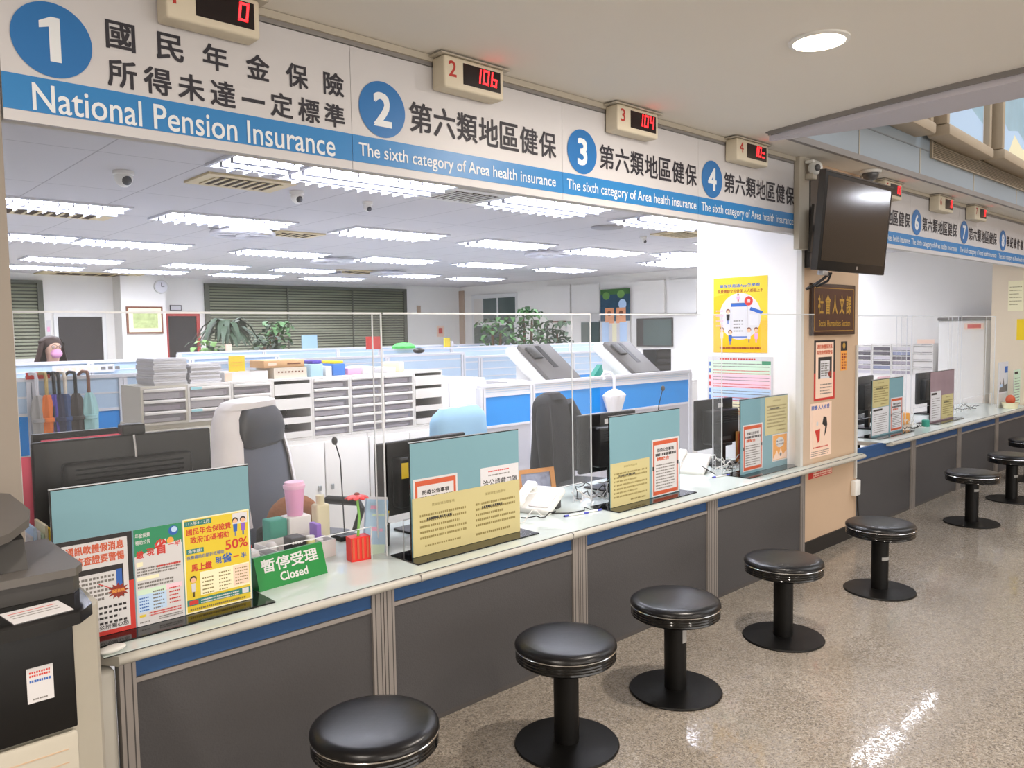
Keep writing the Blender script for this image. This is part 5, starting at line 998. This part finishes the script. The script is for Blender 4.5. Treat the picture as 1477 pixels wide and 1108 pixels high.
# ------------------------------------------------------------------ masked woman
t = thing('person', 'person with long dark hair and a pink face mask behind the far left partition', 'person', (1.93, 8.35, 0), R(12))
sk = bpy.data.meshes.new('skeleton'); J = [((0, 0, .92), .13, .1), ((0, 0, 1.08), .12, .085), ((0, .01, 1.25), .15, .09), ((0, .01, 1.36), .1, .07), ((0, .005, 1.42), .045, .045), ((0, -.005, 1.49), .06, .07), ((0, -.012, 1.57), .075, .09), ((0, -.005, 1.63), .055, .065),
     ((.16, .01, 1.34), .055, .055), ((.2, .0, 1.12), .042, .042), ((.19, -.14, .98), .034, .034), ((.12, -.24, 1.0), .026, .02), ((-.16, .01, 1.34), .055, .055), ((-.2, 0, 1.12), .042, .042), ((-.19, -.14, .98), .034, .034), ((-.12, -.24, 1.0), .026, .02),
     ((.09, 0, .82), .085, .085), ((.1, -.01, .48), .055, .055), ((.1, .01, .09), .04, .04), ((.11, -.12, .035), .035, .03), ((-.09, 0, .82), .085, .085), ((-.1, -.01, .48), .055, .055), ((-.1, .01, .09), .04, .04), ((-.11, -.12, .035), .035, .03)]
ED = [(0, 1), (1, 2), (2, 3), (3, 4), (4, 5), (5, 6), (6, 7), (3, 8), (8, 9), (9, 10), (10, 11), (3, 12), (12, 13), (13, 14), (14, 15), (0, 16), (16, 17), (17, 18), (18, 19), (0, 20), (20, 21), (21, 22), (22, 23)]
sk.from_pydata([j[0] for j in J], ED, []); so = bpy.data.objects.new('skeleton', sk); C.objects.link(so)
md = so.modifiers.new('s', 'SKIN'); md.use_smooth_shade = True
for i, j in enumerate(J): sk.skin_vertices[0].data[i].radius = (j[1], j[2]); sk.skin_vertices[0].data[i].use_root = (i == 0)
so.modifiers.new('d', 'SUBSURF').levels = 2
bm_ = bpy.data.meshes.new_from_object(so.evaluated_get(bpy.context.evaluated_depsgraph_get())); bpy.data.objects.remove(so)
bm_.materials.clear(); bm_.materials.append(MT['skin']); bm_.materials.append(MT['coat_dark']); bm_.materials.append(MT['dark_print'])
for p_ in bm_.polygons: z = p_.center.z; p_.material_index = 1 if .95 < z < 1.40 and p_.center.y > -.19 else (2 if z <= .95 and abs(p_.center.x) < .19 and p_.center.y > -.2 else 0); p_.use_smooth = True
bo = bpy.data.objects.new('body', bm_); C.objects.link(bo); bo.parent = t
mb = MB(); mb.loft([(0, .06, 1.24, .15, .06), (0, .05, 1.33, .165, .08), (0, .035, 1.43, .14, .09), (0, .02, 1.52, .115, .098), (0, .012, 1.60, .104, .1), (0, .012, 1.655, .07, .07), (0, .012, 1.672, .01, .01)], 'hair', e=2.2, seg=36, a0=-30, a1=210); mb.sph((0, .03, 1.605), (.1, .1, .075), 'hair', 20)
for i, v in enumerate(mb.v): mb.v[i] = (v[0]*(1+.06*math.sin(v[2]*60+v[0]*20)), v[1], v[2])
mb.build('hair', t)
mb = MB(); mb.sph((0, -.072, 1.512), (.052, .04, .043), 'mask_pink', 16); mb.build('face_mask', t)
for s in (-1, 1): mb = MB(); mb.sph((s*.032, -.092, 1.575), (.013, .008, .008), 'paper', 10); mb.sph((s*.032, -.099, 1.575), (.006, .004, .006), 'dark_print', 8); mb.build('eye', t)
mb = MB()
for s in (-1, 1): mb.tube([(s*.032+.024*math.cos(q), -.108, 1.575+.018*math.sin(q)) for q in [k*PI/6 for k in range(13)]], .002, 'dark_print', 5)
mb.tube([(-.008, -.108, 1.578), (.008, -.108, 1.578)], .002, 'dark_print', 5); mb.build('glasses', t)
# ================================================================== PILLAR AND RIGHT SIDE
# ------------------------------------------------------------------ television
tv = thing('television', 'wide flat television hung high on the cream pillar', 'television', (5.185, 2.30, 1.995)); X = Matrix.Rotation(R(-5), 4, 'X'); tv.rotation_euler = (R(5), 0, 0)
w, h = .99, .60
mb = MB(); mb.rbox((-w/2, 0, 0), (w/2, .045, h), 'black_plastic', .008, 2); b = mb.build('housing', tv)
mb = MB(); mb.box((-w/2+.035, -.0015, .06), (w/2-.035, .0, h-.035), 'black_gloss'); mb.build('screen', tv)
mb = MB(); mb.box((-w/2, -.0022, h-.01), (w/2, -.0002, h), 'metal_dark'); mb.box((-w/2-.001, .0, .0), (-w/2, .04, h), 'metal_dark'); mb.build('edge_trim', b)
mb = MB(); mb.cyl((0, 0, 0), .012, .002, 'silver', X=Matrix.Translation((.05, -.0005, .03)) @ Matrix.Rotation(R(90), 4, 'X'), seg=14); mb.build('logo_badge', tv)
mb = MB(); mb.box((.1, .045, .15), (.3, .09, .45), 'metal_dark'); mb.box((.17, .09, .27), (.23, .345, .33), 'metal_dark'); mb.box((.08, .345, .14), (.32, .365, .46), 'metal_dark'); mb.build('wall_bracket', tv)
mb = MB(); mb.tube([(-.22, .05, -.01), (-.24, .08, -.05), (-.19, .16, -.09), (-.22, .2, -.12)], .01, 'cable_black', 6); mb.tube([(-.2, .05, -.01), (-.17, .08, -.06), (-.16, .16, -.1)], .008, 'cable_black', 6); mb.build('hanging_cable', tv)
mb = MB(); mb.rbox((-.41, -.002, -.03), (-.34, .04, -.002), 'silver', .004, 2); mb.build('input_socket', tv)
# ------------------------------------------------------------------ plaque
t = thing('wooden_plaque', 'dark brown plaque with gold characters under the television', 'plaque', (5.39, 2.699, 1.585)); w, h = .695, .372
mb = MB(); mb.rbox((0, -.022, 0), (w, 0, h), 'plaque_frame', .005, 2); mb.build('frame', t)
mb = MB(); mb.box((.02, -.0235, .02), (w-.02, -.0221, h-.02), 'plaque'); mb.build('panel', t)
mb = MB(); y = -.0245
for a, b, c, d in ((.03, .03, w-.03, .034), (.03, h-.034, w-.03, h-.03), (.03, .03, .034, h-.03), (w-.034, .03, w-.03, h-.03)): mb.box((a, y, b), (c, y+.001, d), 'gold')
for i, ch in enumerate('社會人文課'): mb.text(ch, (.085+i*.112, y-.0005, .155), UX, UZ, .135, 'gold', w=.08, bold=.03)
mb.text('Social Humanities Section', (.10, y-.0005, .065), UX, UZ, .045, 'gold', w=.5, bold=.02); mb.build('lettering', t)
# ------------------------------------------------------------------ papers on the pillar front
def d_scam2(p):
    p.rect(0, 0, 1, 1, 'dark_print'); p.rect(0, 0, 1, .46, 'red_print'); p.rect(.08, .04, .92, .965, 'peach'); p.txt('通訊軟體假消息', .14, .86, .065, 'orange_red', w=.72, bold=.05); p.txt('相信查證要警惕', .14, .765, .065, 'orange_red', w=.72, bold=.05)
    p.rect(.2, .36, .84, .72, 'dark_print'); p.rect(.3, .36, .74, .66, 'paper_grey'); p.lines(.33, .4, .7, .64, 6, 'grey_text', .06); p.star(.75, .43, .08, 'brown_red', 11); p.lines(.3, .1, .85, .3, 4, 'grey_text', .06, .4)
fr(5.47, 5.80, 1.112, 1.55, 2.6985, 'poster', 'red and black bordered poster on the cream pillar below the plaque', d_scam2)
def d_heart(p):
    p.txt('關懷‧人人有愛', .06, .88, .08, 'blue_print', w=.84, bold=.03); p.poly([(.2, .62), (.28, .74), (.42, .7), (.5, .6), (.48, .42), (.42, .28), (.3, .4)], 'peach'); p.poly([(.22, .5), (.46, .52), (.44, .3), (.36, .26)], 'red_print')
    p.poly([(.56, .6), (.62, .74), (.76, .72), (.8, .58), (.74, .44), (.66, .36), (.7, .55)], 'dark_print'); p.disc(.33, .62, .04, 'paper'); p.lines(.15, .17, .85, .21, 1, 'red_print', .06, .6); p.lines(.05, .03, .9, .14, 3, 'grey_text', .05, .4)
fr(5.42, 5.752, .70, 1.095, 2.6985, 'poster', 'pale poster with a red and black heart drawing low on the cream pillar', d_heart, 'peach')
def d_tag(p): p.rect(0, .68, 1, 1, 'dark_print'); p.disc(.5, .85, .1, 'gold'); p.lines(.15, .05, .85, .62, 6, 'brown_red', .3, .7)
fr(5.895, 6.0, 1.315, 1.535, 2.6985, 'sticker', 'small orange and black sticker on the cream pillar right of the bordered poster', d_tag, 'orange_print', 'sticker')
def d_redtag(p): p.frame(0, 0, 1, 1, .02, 'red_print'); p.lines(.06, .2, .94, .8, 2, 'red_print', .05, .6); p.rect(0, 0, .2, 1, 'red_print')
fr(5.40, 5.77, .552, .612, 2.6985, 'sticker', 'long red sticker on the cream pillar under the counter edge', d_redtag, 'peach', 'sticker')
t = thing('power_outlet', 'white outlet box on the right edge of the cream pillar', 'outlet', (6.13, 2.699, .33)); mb = MB(); mb.rbox((-.04, -.04, 0), (.055, 0, .12), 'white_plastic', .008, 2); mb.build('box', t); mb = MB(); mb.tube([(.03, -.02, .002), (.05, -.02, -.12), (.08, -.02, -.25), (.055, -.02, -.322)], .007, 'cable_black', 6); mb.build('cable', t)
mb = MB(); mb.box((6.145, 2.685, .46), (6.17, 2.699, 1.5), 'wall_grey'); tag(mb.build('cable_cover'), 'thin pale cable cover up the right edge of the pillar', 'cable cover')
# ------------------------------------------------------------------ papers on the bright side of the pillar
def d_app(p):
    p.rect(0, 0, 1, .42, 'poster_deep_yellow'); p.poly([(0, .42), (0, .75), (.3, .8), (.3, .42)], 'poster_deep_yellow'); p.disc(.5, .48, .31, 'paper', 40); p.disc(.5, .48, .29, 'paper', 40)
    p.txt('健保快易通App怎麼辦', .12, .86, .05, 'blue_print', w=.74, bold=.03); p.txt('免費體驗全民健保 人人都能上手', .08, .795, .045, 'brown_red', w=.84, bold=.02)
    p.rect(.33, .2, .64, .66, 'grey_text'); p.rect(.34, .21, .63, .65, 'paper'); p.rect(.34, .61, .63, .655, 'blue_print'); p.disc(.66, .68, .062, 'red_print'); p.txt('讚', .63, .66, .04, 'paper', w=.06)
    p.poly([(.68, .56), (.9, .5), (.92, .54), (.7, .6)], 'blue_print'); p.rect(.68, .36, .84, .5, 'paper_grey'); p.lines(.38, .28, .55, .46, 4, 'grey_text', .05, .3); p.rect(.34, .2, .63, .215, 'blue_print')
    for a, b, c, d in ((.16, .14, 'peach', 'paper_grey'), (.32, .1, 'blue_print', 'blue_print'), (.67, .13, 'paper_grey', 'grey_text'), (.8, .13, 'pinkish', 'pinkish'), (.28, .38, 'dark_print', 'blue_print'), (.47, .68, 'pinkish', 'red_print')): p.person(a, b, .2 if b < .5 else .1, c, d, 'frame_brown')
    p.lines(.05, .35, .2, .62, 4, 'pinkish', .03, .25); p.lines(.12, .05, .88, .085, 1, 'brown_red', .03, .7)
sheet('poster', 'bright yellow poster with a white circle on the bright pillar side', 'poster', (5.2935, 3.415, 1.465), (0, -1, 0), .45, .56, d_app, 'yellow_ink', .001)
def d_sched(p):
    p.lines(.2, .945, .75, .985, 1, 'red_print', .04, .6, False)
    for i, m in enumerate(('pale_green', 'pale_green', 'pale_pink', 'pale_pink', 'pale_blue', 'pale_blue', 'pale_cream', 'pale_cream')): b = .93-.112*(i+1); p.rect(.03, b, .97, b+.112, m); p.lines(.1, b+.01, .95, b+.1, 2, 'red_print' if i % 2 else 'grey_text', .018, .3); p.rect(.03, b+.02, .055, b+.09, 'red_print' if i in (2, 3) else 'blue_print')
    p.rect(.84, .87, .97, .93, 'poster_green')
sheet('timetable_sheet', 'pastel striped timetable sheet below the yellow poster', 'timetable', (5.2935, 3.47, .98), (0, -1, 0), .55, .455, d_sched, 'paper', .001)
# ------------------------------------------------------------------ cameras near the television
t = thing('eyeball_camera', 'white round security camera at the top of the beige post', 'camera', (5.262, 2.62, 2.725)); mb = MB(); mb.sph((0, -.02, 0), (.048, .048, .048), 'white_plastic', 20); mb.rbox((-.05, -.03, .03), (.05, .03, .05), 'white_plastic', .006, 2); mb.build('body', t)
mb = MB(); mb.sph((-.03, -.052, -.006), (.024, .018, .024), 'dome_grey', 14); mb.build('lens', t); mb = MB(); mb.rbox((-.03, -.02, -.075), (.03, .039, -.035), 'trim_beige', .006, 2); mb.build('wall_mount', t)
t = thing('dome_camera', 'smoked dome camera under the ceiling right of the television', 'camera', (6.05, 2.56, 2.799)); mb = MB(); mb.cyl((0, 0, -.022), .075, .021, 'white_plastic'); mb.build('mount', t); mb = MB(); mb.sph((0, 0, -.025), (.06, .06, .055), 'dome_grey', 18); mb.build('dome', t)
t = thing('wall_lamp', 'short fluorescent wall lamp on the right lobby wall outside the picture', 'wall lamp', (12.9, -1.0, 3.12)); mb = MB(); mb.rbox((.02, -.36, -.08), (.099, .36, .08), 'lamp_frame', .006, 2); mb.build('housing', t); mb = MB(); mb.box((.0, -.32, -.04), (.019, .32, .04), 'lamp_tube'); mb.build('tube', t)
# ------------------------------------------------------------------ atrium: grille, ledge and light boxes
t = thing('air_grille', 'long slatted air grille in the pale blue fascia', 'air grille', (6.92, 2.459, 2.99)); Lg = 5.6
mb = MB(); mb.box((0, -.02, 0), (Lg, 0, .012), 'grille'); mb.box((0, -.02, .15), (Lg, 0, .165), 'grille'); mb.box((0, -.02, .012), (.02, 0, .15), 'grille'); mb.box((Lg-.02, -.02, .012), (Lg, 0, .15), 'grille'); mb.build('frame', t); mb = MB(); mb.box((.02, -.004, .012), (Lg-.02, 0, .15), 'grille_dark')
for k in range(9): mb.box((.02, -.016, .02+.0145*k), (Lg-.02, -.004, .027+.0145*k), 'grille')
mb.build('slats', t)
def d_glass(k):
    def d(p):
        if k == 0: p.rect(.02, .02, .98, .98, 'mauve_print')
        else:
            p.rect(.02, .02, .98, .98, 'sky_print'); p.poly([(.02, .02), (.98, .02), (.98, .18), (.6, .25), (.3, .2), (.02, .3)], 'pale_blue'); p.poly([(.02, .6), (.3, .5), (.7, .62), (.98, .5), (.98, .75), (.02, .8)], 'foliage_print')
            if k > 1: p.poly([(.3, .02), (.5, .2), (.8, .12), (.98, .22), (.98, .02)], 'pale_cream'); p.rect(.5, .6, .62, .98, 'pale_cream')
    return d
for k, (x0, lab) in enumerate([(5.36, 'mauve picture window box leftmost above the fascia'), (6.74, 'blue picture window box second above the fascia'), (8.10, 'blue and cream picture window box third above the fascia'), (9.46, 'picture window box farthest right above the fascia')]):
    t = thing('picture_window_box', lab, 'window box', (x0, 2.30, 3.20), R(3), 'picture window boxes above the atrium fascia'); w, h = 1.3, 1.15
    mb = MB(); mb.rbox((0, -.05, -.09), (w, .12, 0), 'cream_wood', .02, 2); mb.rbox((0, -.03, 0), (.07, .1, h), 'cream_wood', .015, 2); mb.rbox((w-.07, -.03, 0), (w, .1, h), 'cream_wood', .015, 2); mb.rbox((0, -.03, h), (w, .1, h+.08), 'cream_wood', .015, 2); mb.build('frame', t)
    mb = MB(); p = Pl(mb, (.07, .02, 0), UX, UZ, w-.14, h); mb.box((.07, .021, 0), (w-.07, .06, h), 'paper'); d_glass(min(k, 2))(p); mb.build('picture', t)
struct('trim_6', MB().box((4.45, 2.36, 3.06), (13, 2.459, 3.108), 'cream_wood'), 'cream ledge under the picture window boxes', 'trim') if False else None
# ------------------------------------------------------------------ second office behind the far counter
def cab_side(y0, y1, z0, z1, rows, label, kind='clear'):
    t = thing('paper_organizer', label, 'drawer organizer', (11.60, y1, z0), R(-90), 'drawer organizers along the right wall'); w = y1-y0; h = z1-z0; d = .33; q = .014
    mb = MB(); mb.box((.001, 0, 0), (q, d, h), 'org_white'); mb.box((w-q, 0, 0), (w-.001, d, h), 'org_white'); mb.box((q, 0, h-q), (w-q, d, h), 'org_white'); mb.box((q, 0, 0), (w-q, d, q), 'org_white'); mb.box((q, d-.01, q), (w-q, d, h-q), 'slot_dark'); mb.build('casing', t)
    rh = (h-2*q)/rows
    for i in range(rows):
        z = q+rh*i; mb = MB(); mb.box((q+.003, .008, z+.002), (w-q-.003, d-.03, z+rh*.72), random.choice(['tray_mauve', 'tray_blue', 'tray_paper', 'tray_dark']) if kind == 'clear' else 'org_white'); dr = mb.build('drawer', t)
        mb = MB(); mb.box((q+.001, -.01, z+rh-.02), (w-q-.001, .008, z+rh-.005), 'org_white'); mb.build('handle_rail', dr)
for k, (a, b) in enumerate([(4.86, 5.13), (4.59, 4.855), (4.32, 4.585)]): cab_side(a, b, .95, 1.378, 6, ['clear drawer organizer on the right wall nearest the pillar', 'middle clear drawer organizer on the right wall', 'third clear drawer organizer on the right wall'][k])
cab_side(4.03, 4.31, .95, 1.39, 4, 'white drawer organizer on the right wall with a red notice above', 'white')
mb = MB(); mb.box((11.58, 4.0, 0), (11.94, 5.15, .949), 'org_white'); tag(mb.build('low_cabinet'), 'white low cabinet along the right wall carrying the organizers', 'cabinet')
mb = MB(); a = at(1322, 488, x=11.60); b = at(1347, 495, x=11.60); mb.box((11.62, b.y, 1.3905), (11.625, a.y, 1.45), 'peach'); tag(mb.build('red_notice'), 'pale red notice standing on the white drawer organizer', 'notice')
t = thing('paper_dispenser', 'large pale machine with a grey lid beyond the second counter screens', 'machine', (11.45, 3.36, 0)); mb = MB(); mb.rbox((0, 0, .0), (.4, .56, 1.70), 'white_plastic', .02, 2); mb.build('body', t); mb = MB(); mb.rbox((-.02, -.01, 1.70), (.42, .57, 1.74), 'grey_plastic', .012, 2); mb.build('lid', t)
mb = MB(); a = at(1410, 458, x=11.42); b = at(1440, 470, x=11.42); mb.box((11.43, 3.37, 1.58), (11.4485, 3.60, 1.66), 'peach'); mb.box((11.4295, 3.40, 1.595), (11.43, 3.56, 1.645), 'red_print'); tag(mb.build('warning_label'), 'pale red label on the large pale machine', 'label')
monitor((7.70, 3.30, GT), R(5), .5, .36, .14, 'black monitor on the second counter behind its first holder', .06); monitor((9.35, 3.31, GT), R(-4), .5, .34, .12, 'black monitor on the second counter behind the brownish holder', .06)
chair((9.9, 4.3, 0), R(30), 'office chair behind the middle of the second counter', 'chair_black'); ch = chair((8.3, 4.4, 0), R(10), 'office chair behind the near end of the second counter', 'chair_black')
for c_ in [o for o in bpy.data.objects if o.get('label', '').startswith('office chair behind the')]:
    mb = MB(); mb.loft([(0, .22, .5, .2, .04), (0, .24, .7, .23, .05), (0, .26, .95, .23, .05), (0, .27, 1.1, .2, .045), (0, .27, 1.13, .15, .03)], 'chair_grey', e=3); mb.build('backrest', c_)
def d_bluepink(p): p.rect(0, 0, 1, .45, 'pale_blue'); p.rect(0, .45, 1, 1, 'pale_pink'); p.poly([(.1, .2), (.6, .7), (.95, .8), (.9, .5), (.4, .1)], 'folder_blue'); p.poly([(.2, .15), (.7, .6), (.75, .5), (.3, .1)], 'paper')
fr(8.02, 8.33, .70, 1.14, 3.30, 'poster', 'pink and blue picture sheet between the two holders of the second counter', d_bluepink)
mb = MB(); mb.box((8.02, 3.305, GT), (8.33, 3.33, .72), 'wall_grey'); tag(mb.build('sheet_stand'), 'small stand under the pink and blue picture sheet', 'stand')
mb = MB(); mb.rbox((8.0, 3.09, GT+.0003), (8.3, 3.28, GT+.11), 'orange_print', .008, 2); tag(mb.build('snack_box'), 'orange box before the pink and blue picture sheet', 'box')
t = thing('pump_bottle', 'small bottle with a blue label on the second counter', 'bottle', (7.93, 3.12, GT)); mb = MB(); mb.lathe([(.04, .0003), (.042, .1), (.03, .14), (.015, .15), (.015, .17)], 'amber'); mb.build('body', t); mb = MB(); mb.cyl((0, 0, .04), .0428, .05, 'blue_print'); mb.build('label_band', t)
mb = MB(); mb.lathe([(.035, .0003), (.035, .06), (.03, .065)], 'teal_dark', (8.17, 2.985-.09, GT)); tag(mb.build('glass_cup'), 'small green cup on the second counter', 'cup')
cables(8.05, 2.93, 5, 'loose cables between the holders of the second counter', .3); cables(9.95, 3.1, 10, 'tangle of cables at the far end of the second counter', .6)
def d_kraft(p): p.lines(.1, .2, .9, .9, 6, 'text_olive', .05, .2)
sheet('notice', 'pale notice with lines high on the far cream pillar', 'notice', (10.9975, 2.985, 1.80), (0, -1, 0), .16, .36, d_kraft, 'pale_cream', .001)
sheet('notice', 'yellow notice low on the far cream pillar', 'notice', (10.9975, 2.885, 1.45), (0, -1, 0), .09, .25, None, 'poster_yellow', .001)
def d_city(p): p.poly([(.05, .1), (.2, .4), (.3, .2), (.5, .5), (.6, .25), (.95, .3), (.95, .05), (.05, .05)], 'grey_text'); p.rect(.6, .65, .95, .85, 'blue_print'); p.rect(.1, .2, .4, .3, 'pale_blue')
fr(10.42, 10.76, .83, 1.20, 2.90, 'poster', 'grey picture sheet near the right edge on the second counter', d_city, 'paper_grey'); mb = MB(); mb.box((10.42, 2.9015, GT+.0003), (10.76, 2.915, 1.20), 'wall_grey'); tag(mb.build('board'), 'grey backing board of the picture sheet on the second counter', 'board')
fr(10.70, 10.95, .69, 1.1, 2.82, 'notice', 'pale green sheet at the right edge on the second counter', d_map, 'pale_green', 'notice'); mb = MB(); mb.box((10.70, 2.8215, GT+.0003), (10.95, 2.83, 1.1), 'clear_plastic'); tag(mb.build('sheet_holder'), 'clear holder of the pale green sheet', 'holder')
t = thing('toy_basket', 'orange toy in a small basket near the right edge', 'toy', (10.5, 2.80, GT)); mb = MB(); mb.lathe([(.07, .0003), (.09, .07), (.085, .07), (.06, .01), (.001, .01)], 'pale_cream'); mb.build('basket', t); mb = MB(); mb.sph((0, 0, .1), (.06, .05, .06), 'orange_red', 14); mb.build('toy', t)
# ------------------------------------------------------------------ copier
cp = thing('photocopier', 'dark office copier at the left edge of the photo', 'copier', (.10, 2.06, 0))
def cb(name, parent=None): return mb.build(name, parent or cp, True)
mb = MB(); mb.prism([(-.22, 2.081), (.482, 2.081), (.56, 2.145), (.575, 2.18), (.575, 2.56), (-.22, 2.56)], .03, .984, 'copier_beige'); cb('body')
mb = MB(); mb.rbox((-.22, 2.06, .728), (.488, 2.08, .984), 'black_plastic', .004, 2); mb.box((.30, 2.0595, .735), (.303, 2.06, .975), 'black_gloss'); cb('front_door')
mb = MB(); mb.prism([(-.22, 2.01), (.44, 2.01), (.495, 2.025), (.535, 2.075), (.55, 2.26), (-.22, 2.26)], .985, 1.012, 'black_gloss'); cb('control_deck')
mb = MB(); mb.prism([(-.22, 2.19), (.525, 2.19), (.545, 2.22), (.545, 2.56), (-.22, 2.56)], 1.0125, 1.058, 'dark_grey'); mb.prism([(-.22, 2.18), (.53, 2.18), (.552, 2.215), (.552, 2.565), (-.22, 2.565)], 1.058, 1.078, 'grey_plastic'); cb('scanner_unit')
mb = MB(); mb.prism([(2.25, 1.0785), (2.55, 1.0785), (2.55, 1.2), (2.47, 1.21), (2.28, 1.15)], -.2, .44, 'dark_grey', 'x'); ad = cb('document_feeder')
X = Matrix.Translation((0, 2.30, 1.178)) @ Matrix.Rotation(R(12), 4, 'X'); mb = MB(); mb.prism([(-.22, -.12), (.33, -.12), (.40, -.08), (.455, -.01), (.47, .05), (.45, .18), (.40, .21), (-.22, .21)], 0, .022, 'grey_plastic', 'z', X); mb.build('document_tray', ad, True)
for z0, z1 in ((.38, .72), (.06, .37)):
    mb = MB(); mb.rbox((-.22, 2.058, z0), (.488, 2.08, z1), 'copier_beige', .008, 2)
    for k in range(9): z = z0+.04+k*(z1-z0-.08)/8; mb.box((-.2, 2.0572, z), (.465, 2.058, z+.003), 'wall_cream')
    cb('paper_drawer')
mb = MB()
for x, y in ((-.17, 2.14), (.45, 2.16), (-.17, 2.5), (.5, 2.5)): mb.cyl((x, y, 0), .025, .03, 'black_plastic', seg=12)
cb('castors')
X = Matrix.Translation((.395, 2.145, 1.0121)) @ Matrix.Rotation(R(6), 4, 'Z')
mb = MB(); mb.box((-.04, -.10, 0.0003), (.085, .0, .0015), 'paper', X)
for k in range(3): mb.box((-.03, -.026-.018*k, .0015), (.07, -.022-.018*k, .0017), 'red_print' if k == 0 else 'grey_text', X)
tag(mb.build('paper_slip'), 'small white paper slip lying on the copier deck', 'paper')
def d_label(p): p.lines(.1, .74, .9, .93, 2, 'red_print', .09, .6); p.lines(.1, .58, .9, .7, 1, 'blue_print', .09, .6); p.lines(.2, .08, .75, .16, 1, 'grey_text', .08, .5)
fr(.387, .441, .815, .897, 2.0585, 'label', 'small white label on the black front of the copier', d_label, 'paper', 'label')
# ------------------------------------------------------------------ bars added before the unseen fill lights of lobby and atrium
mb = MB()
for k in range(9): x = -3.5+1.5*k; mb.box((x-.03, -5.88, 0), (x+.03, -5.82, 2.9), 'win_frame')
for z in (0.0, 1.1, 2.84): mb.box((-3.53, -5.88, z), (8.53, -5.82, z+.06), 'win_frame')
struct('fill_frame_rear', mb, 'added frame of bars before the fill light behind the visitor', 'window')
mb = MB()
for k in range(6): x = 6+1.4*k; mb.box((x-.03, -3.7, 5.78), (x+.03, 1.3, 5.84), 'win_frame')
for k in range(5): y = -3.7+1.25*k; mb.box((6, y-.03, 5.78), (13, y+.03, 5.84), 'win_frame')
struct('fill_frame_top', mb, 'added grid of bars under the atrium fill light', 'window')
